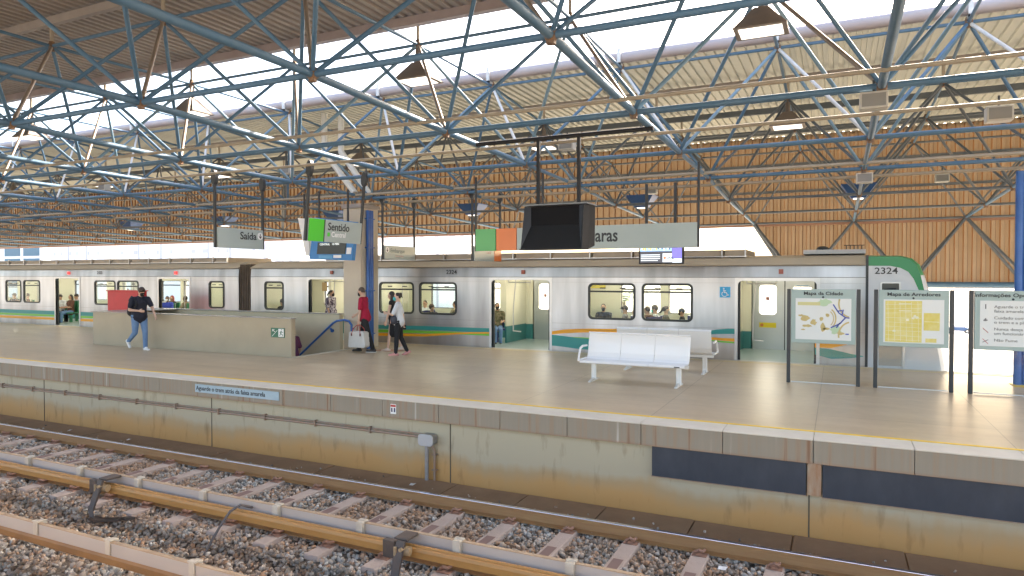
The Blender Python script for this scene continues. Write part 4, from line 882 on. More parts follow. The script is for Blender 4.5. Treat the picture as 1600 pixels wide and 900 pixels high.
    for a, c in wins:
        for yf, yb in ((TY0-.014,TY0+.05),(TY1+.014,TY1-.05)):
            o = rrect(a,.885,c,1.845,.13); i_ = rrect(a+.055,.94,c-.055,1.79,.085)
            q = MB(); ring(q, o, i_, min(yf,yb), max(yf,yb)); q.box((a+.05,min(yf,yb)+.005,1.60),(c-.05,max(yf,yb),1.645)); 
            f = q.build('window', rubber, th)
            if yf < 18:
                q = MB(); q.box((a+.3*(c-a)-.06,TY0-.0,1.70),(a+.3*(c-a)+.09,TY0+.03,1.725)); q.box((a+.72*(c-a)-.06,TY0-.0,1.70),(a+.72*(c-a)+.09,TY0+.03,1.725)); q.build('vent_latch', black, f)
            q = MB(); ym = (yf+yb)/2; q.box((a+.05,ym-.003,.93),(c-.05,ym+.003,1.80)); q.build('pane', win_glass, f)
    for a, c in doors:
        d = MB(); 
        d.box((a-.07,TY0-.012,-.02),(a,TY0+.05,1.99)); d.box((c,TY0-.012,-.02),(c+.07,TY0+.05,1.99)); d.box((a,TY0-.012,1.915),(c,TY0+.05,1.99))
        # rounded upper corners
        for sx, ex in ((a,1),(c,-1)):
            pts = [(sx,1.915)]+[(sx+ex*(.10-.10*math.cos(R(t))), 1.815+.10*math.sin(R(t))) for t in (0,22,45,67,90)]
            d.prism([(px_,TY0-.010,pz_) for px_, pz_ in pts], (0,.06,0))
        dr = d.build('doorway', steel_trim, th)
        MB().box((a+.0,TY0+.052,0),(a+.05,TY0+.11,1.92)).build('rubber_edge', rubber, dr); MB().box((c-.05,TY0+.052,0),(c,TY0+.11,1.92)).build('rubber_edge', rubber, dr)
        q = MB(); q.box((a-.05,TY0-.10,-.03),(c+.05,TY0+.06,.008)); q.build('threshold', mat('alu', (.55,.55,.55), .35, .8), dr)
        # far side closed leaves
        m_ = (a+c)/2
        for s0, s1 in ((a,m_-.01),(m_+.01,c)):
            ring_o = rrect(s0,0,s1,1.915,.002,5); wi = rrect(s0+.20,.96,s1-.20,1.78,.10)
            q = MB(); ring(q, ring_o, wi, TY1-.10, TY1-.05); lf = q.build('door_leaf', door_in, th)
            q = MB(); q.box((s0+.18,TY1-.078,.94),(s1-.18,TY1-.072,1.80)); q.build('pane', win_glass, lf)
            q = MB(); cx = (s0+s1)/2; q.box((cx-.05,TY1-.108,1.36),(cx+.04,TY1-.102,1.45)); q.build('notice', mat('notice_brown', (.25,.10,.09), .6), lf)
            if s0 > a+.1 or c > -3:
                q = MB(); q.box((cx-.22,TY1-.106,.60),(cx+.22,TY1-.102,.74)); q.build('yellow_sticker', mat('sticker_yellow', (.62,.50,.02), .5), lf)
                q = MB(); disc_pts = [(cx-.15+.045*math.cos(2*math.pi*k/14),TY1-.109,.67+.045*math.sin(2*math.pi*k/14)) for k in range(14)]; q.prism(disc_pts, (0,.002,0)); q.build('sticker_disc', mat('sticker_red', (.50,.16,.03), .5), lf)
        q = MB(); q.box((m_-.012,TY1-.11,0),(m_+.012,TY1-.05,1.92)); q.build('centre_rubber', rubber, th)
        # poles near the door
        for x_ in (a+.35, c+.35):
            q = MB(); q.path([(x_,18.0,2.1),(x_-.04,18.0,1.7),(x_-.10,18.0,1.0),(x_-.10,18.0,.42),(x_+.15,18.0,.40)] if x_ < c else [(x_,19.4,2.1),(x_,19.4,0)], .018, 8); q.build('grab_pole', steel_trim, th, smooth=50)
        q = MB(); q.tube((a+.1,18.0,1.84),(a+.8,18.0,1.84), .018); q.tube((a+.1,18.0,1.84),(a+.1,18.0,2.1), .014); q.tube((a+.8,18.0,1.84),(a+.8,18.0,2.1), .014); q.build('grab_rail', steel_trim, th)
        q = MB(); q.box((m_+.1-.05,TY0-.03,2.08),(m_+.1+.05,TY0+.01,2.19)); q.build('door_lamp', mat('door_lamp', (.35,.09,.06), .4) if cab else mat('door_lamp_lit', (.6,.03,.03), .4, emit=(.9,.05,.05), es=.3), th)
    return th
D1 = [(-15.5,-13.78),(-8.81,-7.04),(-2.15,-.42)]
W1 = [(-17.43,-16.57),(-12.70,-11.42),(-11.24,-9.94),(-5.94,-4.66),(-4.50,-3.21)]
car1 = car('front metro car numbered 2324, stainless steel with green cab', -18.05, .58, D1, W1, 0, cab=True)
D2 = [(-22.68,-21.05),(-28.92,-27.38),(-35.3,-33.7)]
W2 = [(-20.07,-19.30),(-25.04,-23.80),(-26.42,-25.14),(-32.45,-31.30),(-31.15,-29.97),(-38.2,-36.9)]
car2 = car('second metro car numbered 2323, stainless steel, at left', -41.5, -18.62, D2, W2, 0)
for xa, xb, parent in ((-18.62,-18.05,car1),):
    b = MB(); n = 7
    for k in range(n):
        x = xa+(xb-xa)*k/n; wd = (xb-xa)/n
        for (y0, z0, y1, z1) in ((TY0+.06,-.6,TY1-.06,2.42),): 
            b.box((x+.01,y0,z0),(x+wd*.55,y1,z1)); b.box((x+wd*.55,y0+.05,z0),(x+wd+.01,y1-.05,z1-.04))
    b.build('bellows', mat('bellows', (.10,.075,.055), .7, 0, (.16,.12,.09), 4., .5), parent)
# roof fairings
fair = mat('fairing', (.36,.30,.23), .6, 0, (.44,.37,.29), 2., .5)
for parent, xa, xb in ((car1,-15.2,-2.0),(car2,-41,-19.6)):
    b = MB(); x = xa; e = MB()
    while x < xb-.2:
        x1 = min(x+1.15, xb); b.prism([(x+.02,17.55,2.50),(x+.02,17.62,2.68),(x+.02,19.6,2.68),(x+.02,19.65,2.50)], (x1-x-.04,0,0)); e.box((x1-.05,17.50,2.49),(x1-.02,17.56,2.70)); e.box((x+.0,17.53,2.50),(x1,17.545,2.525)); x = x1
    b.build('roof_fairing', fair, parent); e.build('fairing_bracket', steel_trim, parent)
# stripes, numbers, symbols
def stripe(parent, name, m, pts_top, pts_bot, dy=.0):
    b = MB(); y = TY0-.004-dy
    for i in range(len(pts_top)-1):
        (xa,za),(xb,zb) = pts_top[i], pts_top[i+1]; (_,zc),(_,zd) = pts_bot[i], pts_bot[i+1]
        b.add([(xa,y,zc),(xb,y,zd),(xb,y,zb),(xa,y,za)], [(0,1,2,3)])
    return b.build(name, m, parent)
def straight(parent, xa, xb):
    stripe(parent,'stripe_teal',teal,[(xa,.58),(xb,.58)],[(xa,.43),(xb,.43)]); stripe(parent,'stripe_green',sgreen,[(xa,.425),(xb,.425)],[(xa,.34),(xb,.34)]); stripe(parent,'stripe_orange',sorange,[(xa,.31),(xb,.31)],[(xa,.21),(xb,.21)])
for xa, xb in ((-18.0,-15.58),): straight(car1, xa, xb)
for xa, xb in ((-41.4,-35.38),(-33.62,-29.0),(-27.3,-22.76),(-20.97,-18.7)): straight(car2, xa, xb)
def pz(u, v): p = at(u, v, TY0); return (p.x, p.z)
def wave(parent, name, m, us, tops, bots, dy=0): stripe(parent, name, m, [pz(u,v) for u, v in zip(us,tops)], [(pz(u,v)) for u, v in zip(us,bots)], dy)
xs_w = [555,600,640,665,700,735,765]
wave(car1,'stripe_teal',teal, xs_w, [506.5,508,509,509.5,511,512,513], [513,514,515,516,517,519,519])
wave(car1,'stripe_green',sgreen, xs_w, [514,515,516,517,518,519.5,520], [518,519.5,520.5,521,522,523.5,525])
wave(car1,'stripe_orange',sorange, xs_w, [519.5,520.5,521.5,522,520.5,519,519], [524,525,525.5,526,523.5,521.5,521.5], .002)
us = [861,880,900,920,950,990,1020]
wave(car1,'stripe_orange',sorange, us[:6], [518,515,514,513.5,513.8,514], [523,521,520,519.5,520,521])
wave(car1,'stripe_green',sgreen, [861,880,900,925,950], [525,526,527,528,530], [528,530,531,531,531])
wave(car1,'stripe_teal',teal, [861,880,900,925,950], [523,525,528,530,533], [540,542,545,547,548], .001)
wave(car1,'stripe_teal',teal, [1098,1120,1140,1150], [519,515,513.5,513.5], [523,522,522,522])
wave(car1,'stripe_orange',sorange, [1101,1125,1150], [526,528,529], [530,532,534]); wave(car1,'stripe_green',sgreen, [1101,1125,1150], [530,532.5,534.5], [531,535,537])
wave(car1,'stripe_orange',sorange, [1274,1300,1330], [533,534.5,537], [543,544,537.5])
wave(car1,'stripe_teal',teal, [1274,1300,1330,1350], [543,546,553,556.5], [554,561,560,557.5], .001)
for s, u, v, par in (('2324',697,429,car1),('2323',151.5,429,car2)): p = at(u, v, TY0-.006); p.y = TY0-.006; text(s, 'number', .17, (p.x, TY0-.002, p.z+.015), dark, par, bold=.002, sx=1.05 if par is car1 else .95)
p = at(1133, 456.5, TY0); b = MB(); b.box((p.x-.125,TY0-.006,p.z-.13),(p.x+.125,TY0-.001,p.z+.13)); b.build('wheelchair_plate', mat('sky_plate', (.03,.38,.68), .4), car1)
q = MB(); Pp = lambda a, c: (p.x+a, TY0-.009, p.z+c); q.prism([Pp(-.03+.018*math.cos(k*math.pi/4),.085+.018*math.sin(k*math.pi/4)) for k in range(8)], (0,.003,0))
for a, c in (((-.03,.06),(-.02,-.01)),((-.02,-.01),(.035,-.01)),((.035,-.01),(.055,-.075)),((-.03,.035),(.02,.03)),((.055,-.075),(.085,-.065))): bar(q, Pp(*a), Pp(*c), .010, .003)
for k in range(9): t0, t1 = R(130+26*k), R(156+26*k); bar(q, Pp(-.01+.065*math.cos(t0),-.045+.062*math.sin(t0)), Pp(-.01+.065*math.cos(t1),-.045+.062*math.sin(t1)), .007, .003)
q.build('wheelchair_symbol', sign_white, car1)
# cab
cab_m = mat('cab_white', (.62,.66,.70), .3, 0, (.58,.62,.66), 1., .5); cab_g = mat('cab_green', (.02,.26,.10), .3)
prof = [(.62,-.85),(2.02,-.85),(2.06,-.2),(1.98,.35),(1.85,1.0),(1.72,1.65),(1.63,2.05),(1.55,2.28),(1.42,2.42),(1.22,2.48),(.62,2.49)]
def cabslice(y, s): return [(.62+(x-.62)*s if x > .62 else .62, y, z if z < 2 else 2+(z-2)*(1 if s > 1.03 else .95)) for x, z in prof]
b = MB(); ysl = [(TY0,1.0),(TY0+.12,1.06),(TY0+.5,1.12),(18.6,1.16),(TY1-.5,1.12),(TY1-.12,1.06),(TY1,1.0)]; n = len(prof)
vs = []; fs = []; ms = []
for y, s in ysl: vs += cabslice(y, s)
for i in range(len(ysl)-1):
    for k in range(n): k2 = (k+1)%n; b.add([vs[i*n+k],vs[i*n+k2],vs[(i+1)*n+k2],vs[(i+1)*n+k]], [(0,3,2,1)], 1 if k >= 6 else 0)
b.add(vs[:n], [tuple(range(n))], 0); b.add(vs[-n:], [tuple(range(n))[::-1]], 0)
b.build('cab_shell', [cab_m, cab_g], car1)
# green edge band along the curved cab roof on the platform side
edge = [(x, z) for x, z in prof if z > 1.0]; b = MB(); ins = [(.62,2.26),(1.05,2.255),(1.25,2.21),(1.40,2.12),(1.50,1.97),(1.60,1.72),(1.77,1.2)]
outs = [(.62,2.466),(1.22,2.456),(1.42,2.399),(1.55,2.266),(1.63,2.0475),(1.715,1.66),(1.805,1.2)]
for i in range(len(ins)-1): b.add([(ins[i][0],TY0-.004,ins[i][1]),(ins[i+1][0],TY0-.004,ins[i+1][1]),(outs[i+1][0],TY0-.004,outs[i+1][1]),(outs[i][0],TY0-.004,outs[i][1])], [(0,1,2,3)])
b.build('green_band', cab_g, car1)
b = MB(); b.box((.575,TY0-.012,-.85),(.63,TY0+.05,2.5)); b.build('cab_joint', dark, car1)
text('2324', 'number', .20, (at(1366,430,TY0).x, TY0-.006, 2.08), dark, car1, bold=.002, sx=1.15)
q = MB(); o = rrect(at(1375,0,TY0).x,1.55,at(1408,0,TY0).x,1.90,.03); i_ = rrect(at(1378,0,TY0).x,1.58,at(1405,0,TY0).x,1.87,.02); ring(q, o, i_, TY0-.02, TY0+.01); q.build('cab_window_frame', steel_trim, car1)
q = MB(); q.box((at(1378,0,TY0).x,TY0-.005,1.58),(at(1405,0,TY0).x,TY0-.003,1.87)); q.build('cab_window', mat('cab_window_dark', (.08,.085,.08), .2), car1)
q = MB(); q.tube((at(1381,0,TY0).x,TY0-.03,1.72),(at(1400,0,TY0).x,TY0-.03,1.74),.03,8); q.build('cab_mirror', black, car1)
q = MB(); q.box((at(1374,0,TY0).x,TY0-.01,.05),(at(1410,0,TY0).x,TY0-.004,.95)); q.build('cab_door', mat('cab_door', (.36,.34,.31), .4, .3), car1)
q = MB(); q.box((at(1411,0,TY0).x,TY0-.03,.03),(at(1415,0,TY0).x,TY0+.0,1.0)); q.build('cab_handrail', steel_trim, car1)
q = MB(); q.box((at(1255,0,18).x,17.9,2.56),(at(1352,0,18).x,19.2,2.66)); q.build('roof_unit', mat('roof_unit', (.36,.38,.40), .4, .3), car1)
q = MB(); 
for k in range(5): q.tube((at(1322+6*k,0,17.9).x,17.85,2.66),(at(1322+6*k,0,17.9).x,17.85,2.76),.012,6)
q.tube((at(1318,0,17.9).x,17.85,2.75),(at(1350,0,17.9).x,17.85,2.75),.012,6); q.ball((at(1285,0,18).x,18,2.68),.14,sc=(1,.8,.5)); q.build('roof_fitting', dark, car1)
q = MB(); p0 = at(1465,536,17.0); q.prism([p0, p0+Vector((.06,0,.0)), at(1471,556,17.0)], (0,.02,0)); 
# partitions inside
for x, m_ in ((-6.9,cream_in),(-9.05,cream_in),(-13.6,cream_in),(-15.75,cream_in),(-2.4,cream_in),(-.2,cream_in)):
    MB().box((x-.02,18.5,.5),(x+.02,19.95,1.9)).build('partition', m_, car1); MB().box((x-.025,18.5,0),(x+.025,19.95,.5)).build('partition_base', teal_in, car1)
q = MB(); q.box((at(782,0,20.0).x,TY1-.125,.48),(at(829,0,20.0).x-.06,TY1-.106,1.92)); q.build('wall_poster_panel', cream_in, car1)
q = MB()
for u, v, c in ((508,448,0),(518,447,1),(517,465,1)): p = at(u,v,20.0); q.box((p.x-.12,TY1-.135,p.z-.16),(p.x+.12,TY1-.128,p.z+.16), c)
q.build('wall_notice', [mat('notice_tan', (.42,.30,.16), .6), mat('notice_pale', (.60,.58,.50), .6)], car1)
p = at(912,470,19.9); q = MB().box((p.x-.08,TY1-.14,p.z-.25),(p.x+.08,TY1-.105,p.z+.25)); q.build('red_notice', mat('notice_red', (.55,.20,.12), .5), car1)
p = at(930,448,19.9); q = MB().box((p.x-.3,TY1-.14,p.z-.05),(p.x+.3,TY1-.105,p.z+.06)); q.build('yellow_notice', mat('sticker_yellow', (.62,.50,.02), .5), car1)

# ------------------------------------------------------------------ people
def fused(mb, name, m, parent, vox, smooth=4, fac=.5):
    t = mb.build('tmp', m, None); rm = t.modifiers.new('r','REMESH'); rm.mode = 'VOXEL'; rm.voxel_size = vox; rm.use_smooth_shade = True
    if smooth: s_ = t.modifiers.new('s','SMOOTH'); s_.factor = fac; s_.iterations = smooth
    dg = bpy.context.evaluated_depsgraph_get(); dg.update(); me = bpy.data.meshes.new_from_object(t.evaluated_get(dg)); me.name = name
    me.polygons.foreach_set('use_smooth', [True]*len(me.polygons)); old = t.data; bpy.data.objects.remove(t); bpy.data.meshes.remove(old)
    me.materials.clear(); me.materials.append(m); o = bpy.data.objects.new(name, me); C.objects.link(o); o.parent = parent; return o
def cloth(n, c, c2=None, **k): return mat(n, c, .85, 0, c2 or tuple(x*.8 for x in c), k.pop('ns', 8.), k.pop('amt', .6), bump=.7, bs=k.pop('bs', 11))
def skin(n, c): 
    m = mat(n, c, .5, 0, tuple(x*.88 for x in c), 6., .6); return m
sk_l = skin('skin_light', (.66,.43,.32)); sk_m = skin('skin_tan', (.52,.31,.21)); sk_d = skin('skin_dark', (.17,.09,.055))
hair_b = mat('hair_black', (.018,.014,.012), .45, 0, (.035,.026,.02), 30., .6); hair_br = mat('hair_brown', (.06,.03,.018), .45, 0, (.035,.02,.012), 30., .6); hair_g = mat('hair_short', (.09,.065,.05), .7)
eye_m = mat('eye', (.02,.015,.012), .2)
def person(label, loc, heading, H=1.72, legs=((0,0),(0,0)), arms=((5,5,15,0),(5,5,15,0)), lean=0, hp=0, hy=0, sk=None, top=None, sleeve=.5, bottom=None, blen=1., shoes=None, hair=None, style='short', mask=None, vox=.009, sit=False, group=None, w=1., skirt=0, loose=1., hz_off=0, bust=0, dn=0):
    sk = sk or sk_m; s = H/1.75; th = thing('person', label, 'person', (0,0,0), group)
    V = Vector; f = V((1,0,0)); lat = V((0,1,0))
    TH, SH = .43*s, .42*s
    def ldir(a): return V((math.sin(R(a)),0,-math.cos(R(a))))
    hipz = 0; ank = []
    for (h, k) in legs: ank.append(TH*math.cos(R(h))+SH*math.cos(R(h-k)))
    pz_ = (.45*s+.06) if sit else max(ank)+.085*s
    P = V((0,0,pz_+hz_off)); L_ = R(lean); upv = V((math.sin(L_),0,math.cos(L_)))
    ch = P+upv*.36*s; nk = P+upv*.53*s; sh_z = P+upv*.475*s
    hd = nk+V((math.sin(L_+R(hp)*.6),0,math.cos(L_+R(hp)*.6)))*.135*s+V((.012*s,0,0))
    body = MB(); cl = MB(); pa_ = MB(); sho = MB()
    # trunk
    sw = .185*s*w
    body.capsule(P+V((0,0,-.02)), P+upv*.2*s, .145*s*w, .125*s*w, lat, .72)
    body.capsule(P+upv*.15*s, ch, .125*s*w, .155*s*w, lat, .68); body.capsule(ch, sh_z, .15*s*w, .11*s*w, lat, .62)
    body.capsule(sh_z+lat*sw*.8, sh_z-lat*sw*.8, .05*s, .05*s); body.capsule(sh_z+upv*.0, hd-V((.01,0,.03)), .058*s, .052*s)
    # head with face
    M = Matrix.Rotation(R(hy),3,'Z') @ Matrix.Rotation(R(hp)+L_*.5,3,'Y')
    def hp_(x, y, z): return hd + M @ V((x*s,y*s,z*s))
    hb = MB(); hb.ball((0,0,0), 1, n=10, m=14, sc=(.093,.076,.105)); hb.v = [tuple(hp_(*v)) for v in hb.v]; body.add(hb.v, hb.f)
    body.capsule(hp_(.03,0,-.055), hp_(.055,0,-.085), .055*s, .035*s, M@lat)
    body.capsule(hp_(.088,0,.0), hp_(.105,0,-.028), .010*s, .016*s, M@lat)
    for sy in (1,-1): body.capsule(hp_(-.005,sy*.076,.012), hp_(-.003,sy*.078,-.025), .018*s, .012*s, M@f, .6)
    body.capsule(hp_(.083,.022,-.060), hp_(.083,-.022,-.060), .012*s, .012*s)
    # legs
    feet = []
    for i, (h, k) in enumerate(legs):
        sy = 1 if i == 0 else -1; hp0 = P+lat*(sy*.085*s*w)+V((0,0,-.02)); kn = hp0+ldir(h)*TH; 
        an = kn+ldir(h-k)*SH; body.capsule(hp0, kn, .078*s*w, .05*s); body.capsule(kn, an, .052*s, .034*s)
        fp = (h-k)*.9 if k > 15 and not sit else 0; fd = V((math.cos(R(fp)),0,math.sin(R(fp)))); dn_ = V((fd.z,0,-fd.x))
        heel = an-fd*.035*s+dn_*.035*s; toe = an+fd*.155*s+dn_*.052*s
        body.capsule(an, an+dn_*.03*s, .036*s, .036*s); body.capsule(heel, toe, .033*s, .026*s, lat, 1.)
        if shoes is not None: 
            sho.capsule(heel-fd*.01, toe+fd*.005, .045*s, .040*s, lat, .95); sho.capsule(an+fd*.01-dn_*.0, an+fd*.05*s+dn_*.02*s, .045*s, .04*s)
        feet.append((heel, toe, dn_, fd))
        if bottom is not None:
            e = hp0+(kn-hp0)*min(1,blen/.5); pa_.capsule(hp0+V((0,0,.02)), e if blen < .5 else kn, .094*s*w*loose, (.066 if blen >= .5 else .08)*s*loose)
            if blen > .5: e = kn+(an-kn)*min(.97,(blen-.5)*2); pa_.capsule(kn, e, .066*s*loose, .050*s*loose)
    if bottom is not None: pa_.capsule(P+V((0,0,-.03)), P+upv*.06*s, .154*s*w, .132*s*w, lat, .76)
    # arms and hands
    hands = []
    for i, (fl, ab, el, inw) in enumerate(arms):
        sy = 1 if i == 0 else -1; S_ = sh_z+lat*(sy*sw)-upv*.02*s
        d1 = V((math.sin(R(fl))*math.cos(R(ab)), sy*math.sin(R(ab)), -math.cos(R(fl))*math.cos(R(ab)))); E_ = S_+d1*.29*s
        d2 = V((math.sin(R(fl+el))*math.cos(R(inw)), -sy*math.sin(R(inw)), -math.cos(R(fl+el))*math.cos(R(inw)))).normalized(); W_ = E_+d2*.25*s
        body.capsule(S_, E_, .047*s*w, .037*s); body.capsule(E_, W_, .038*s, .026*s)
        pn = V((0,-sy,0)); pn = (pn-d2*pn.dot(d2)).normalized(); wd = d2.cross(pn).normalized()   # palm faces the body; wd spans the knuckles
        body.capsule(W_, W_+d2*.075*s, .026*s, .040*s, wd, .7, .42)
        for q_, (off, ln) in enumerate(((-.028,.062),(-.010,.072),(.010,.068),(.027,.052))):
            b0 = W_+d2*.085*s+wd*off*s; b1 = b0+(d2*.9+pn*.35).normalized()*ln*.55*s; b2 = b1+(d2*.6+pn*.8).normalized()*ln*.45*s
            body.capsule(b0, b1, .0095*s, .0085*s, m=8); body.capsule(b1, b2, .0085*s, .0075*s, m=8)
        tb = W_+d2*.03*s+wd*(.03*s if wd.x*1 > 0 else -.03*s); t1 = tb+(d2*.7+(tb-W_-d2*.03*s).normalized()*.6+pn*.2).normalized()*.04*s
        body.capsule(tb, t1, .012*s, .010*s, m=8); body.capsule(t1, t1+(d2*.9+pn*.4).normalized()*.028*s, .010*s, .008*s, m=8)
        hands.append(W_+d2*.11*s)
        if top is not None and sleeve > 0:
            e = S_+(E_-S_)*min(1,sleeve/.5); cl.capsule(S_, e, .060*s*w, (.060 if sleeve <= .5 else .05)*s*w)
            if sleeve > .5: cl.capsule(E_, E_+(W_-E_)*min(1,(sleeve-.5)*2), .05*s, .038*s)
    fused(body, 'body', sk, th, vox, 3, .4)
    if top is not None:
        cl.capsule(P+upv*(-.02 if not skirt else .02)*s, P+upv*.2*s, .176*s*w*loose, .152*s*w, lat, .88, .78); cl.capsule(P+upv*.15*s, ch, .150*s*w, .172*s*w, lat, .70)
        if bust: 
            for sy in (1,-1): cl.capsule(ch+V((.06*s,sy*.06*s,-.02)), ch+V((.085*s,sy*.065*s,-.04*s)), .06*s, .055*s)
        cl.capsule(ch, sh_z-upv*.015*s, .168*s*w, .128*s*w, lat, .66); cl.capsule(sh_z+lat*sw*.85-upv*.01, sh_z-lat*sw*.85-upv*.01, .062*s, .062*s)
        if skirt: cl.capsule(P, P+V((0,0,-skirt*s)), .160*s*w, .175*s*w, lat, .8)
        fused(cl, 'shirt', top, th, vox*1.15, 3, .4)
    if bottom is not None: fused(pa_, 'trousers', bottom, th, vox*1.15, 3, .4)
    if shoes is not None: fused(sho, 'shoes', shoes, th, vox*.9, 2, .4)
    # hair, eyes, mask
    if hair is not None:
        hb = MB()
        def hball(ox, oz, sx_, sy_, sz_):
            t_ = MB(); t_.ball((0,0,0), 1, n=10, m=16, sc=(sx_,sy_,sz_)); t_.v = [tuple(hp_(v[0]+ox,v[1],v[2]+oz)) for v in t_.v]; hb.add(t_.v, t_.f)
        if style in ('full','afro'): hball(-.013,.030,.099,.088,.102)
        else: hball(-.019,.020,.092,.082,.097)
        if style == 'long':
            hb.capsule(hp_(-.06,0,.02), hd+V((-.09*s,0,-.30*s)), .085*s, .06*s, lat, .6); hb.capsule(hp_(-.03,.07,.02), hd+V((-.02,.075*s,-.26*s)), .03*s, .03*s); hb.capsule(hp_(-.03,-.07,.02), hd+V((-.02,-.075*s,-.26*s)), .03*s, .03*s)
        if style == 'bun': hb.ball(hp_(-.10,0,.065), .045*s, sc=(1,1,1)); hb.capsule(hp_(-.11,0,.06), hp_(-.135,0,-.04), .028*s, .012*s)
        if style == 'pony': hb.capsule(hp_(-.10,0,.03), hp_(-.15,0,-.12), .035*s, .02*s)
        if style == 'full': hb.capsule(hp_(.050,.03,.088), hp_(.062,-.035,.080), .026*s, .024*s)
        if style == 'afro': hb.ball(hp_(-.03,0,.03), .115*s)
        if style == 'cap': hb.capsule(hp_(.04,0,.052), hp_(.145,.0,.04), .06*s, .05*s, M@lat, .16); hball(-.008,.03,.1,.086,.092)
        fused(hb, 'hair' if style != 'cap' else 'cap', hair, th, vox, 2, .4)
    e = MB()
    for sy in (1,-1): e.ball(hp_(.083,sy*.030,.012), .010*s, sc=(.8,1.3,.7))
    e.build('eyes', eye_m, th, smooth=True)
    e = MB()
    for sy in (1,-1): e.capsule(hp_(.087,sy*.018,.033), hp_(.078,sy*.045,.033), .005*s, .004*s)
    e.build('eyebrows', hair if hair is not None else hair_b, th)
    if mask is not None:
        k_ = MB(); k_.capsule(hp_(.060,0,-.030), hp_(.068,0,-.070), .062*s, .045*s, M@lat, .9); k_.capsule(hp_(.09,0,-.02), hp_(.10,0,-.055), .03*s, .035*s, M@lat, .8); fused(k_, 'face_mask', mask, th, vox, 2, .4)
    th.location = loc; th.rotation_euler = (0,0,R(heading))
    Rz = Matrix.Rotation(R(heading),3,'Z'); Tw = lambda p: Vector(loc)+Rz@p
    return th, {'hands':[Tw(h) for h in hands], 'chest':Tw(ch), 'sh':[Tw(sh_z+lat*sw), Tw(sh_z-lat*sw)], 'hip':Tw(P), 'head':Tw(hd), 'Rz':Rz, 'feet':feet, 'T':Tw, 's':s, 'M':M}
mask_b = mat('mask_black', (.012,.012,.014), .7); mask_t = mat('mask_teal', (.03,.42,.46), .6); mask_w = mat('mask_white', (.6,.6,.62), .6)
denim = cloth('denim', (.10,.20,.38), (.17,.29,.48), ns=5.); navy_t = cloth('navy_shirt', (.018,.022,.04)); white_sh = mat('shoe_white', (.78,.78,.78), .5); black_sh = mat('shoe_black', (.02,.02,.02), .5)
# 1 man walking with rucksack
pt = at(219,548,12.42); hx = pt.x
man, K = person('man in navy T-shirt and jeans walking with a black backpack', (hx,12.38,0), -8, 1.78, legs=((14,12),(-4,50)), arms=((24,12,14,4),(-8,10,92,32)), lean=7, hp=26, sk=sk_l, top=navy_t, sleeve=.32, bottom=denim, shoes=white_sh, hair=hair_br, style='full', mask=mask_b, w=1.15, loose=1.05, vox=.0085)
T = K['T']; b = MB(); n_ = 0; r_ = random.Random(2)
for k in range(6):
    a0 = Vector((.155,-.09+.035*k,K['chest'].z-.02+r_.uniform(-.02,.02))); b.box(a0-Vector((.005,.009,.03)), a0+Vector((.004,.009,.03)))
o = b.build('shirt_print', mat('print_grey', (.25,.29,.38), .7), man)
# backpack
th = thing('backpack', 'black backpack slung on the shoulder of the man in jeans', 'backpack', (0,0,0)); b = MB(); b.capsule((-.21,-.06,1.02),(-.20,-.06,1.30), .155, .12, (0,1,0), .72)
b.capsule((-.27,-.06,1.0),(-.27,-.06,1.15), .11, .10, (0,1,0), .5); fused(b, 'bag_body', mat('bag_black', (.014,.016,.02), .7), th, .011); b = MB(); b.path([(-.14,-.20,1.36),(.0,-.20,1.475),(.09,-.18,1.44),(.155,-.15,1.30),(.12,-.18,1.15),(-.08,-.21,1.02)], .018); b.build('shoulder_strap', MATS['bag_black'], th, smooth=50)
th.location = man.location; th.rotation_euler = man.rotation_euler
# 2 man in red with white bag
red_t = cloth('crimson_shirt', (.42,.012,.05)); blackp = cloth('black_trousers', (.022,.022,.024)); 
pt = at(570,548,14.72)
rm_, K = person('man in crimson T-shirt carrying a white holdall', (pt.x,14.72,0), 192, 1.80, legs=((-17,2),(17,6)), arms=((2,6,4,0),(24,10,30,0)), lean=5, hp=20, sk=sk_l, top=red_t, sleeve=.40, bottom=blackp, shoes=black_sh, hair=hair_g, style='short', mask=mask_b, w=.92, loose=1.12, vox=.0085)
h = K['hands'][0]
e = MB(); 
for heel, toe, dn_, fd in K['feet']: e.prism([heel-fd*.05+dn_*.03+Vector((0,.04,0)), toe+fd*.04+dn_*.02+Vector((0,.04,0)), toe+fd*.04+dn_*.045+Vector((0,.04,0)), heel-fd*.05+dn_*.055+Vector((0,.04,0))], (0,-.08,0))
o = MB(); o.v = e.v; o.f = e.f; o.m = e.m; rm_.location = (0,0,0); ob = o.build('white_sole', white_sh, rm_); rm_.location = (pt.x,14.72,0)
th = thing('holdall', 'white holdall with red handles in the hand of the man in crimson', 'bag', (h.x, h.y-.02, h.z-.62))
bw = mat('bag_white', (.66,.65,.62), .5, 0, (.58,.57,.54), 5., .5, bump=.3, bs=9); z0 = h.z-.60; b = MB()
b.prism([Vector((h.x+.02+px_, h.y-.13, z0+pz_)) for px_, pz_ in ((-.27,.03),(-.24,0),(.24,0),(.29,.05),(.25,.40),(.20,.43),(-.20,.43),(-.245,.40))], (0,.22,0)); ob = fused(b, 'bag_body', bw, th, .014, 6); ob.data.transform(Matrix.Translation(-Vector(th.location)))
redh = mat('handle_red', (.42,.07,.05), .5); 
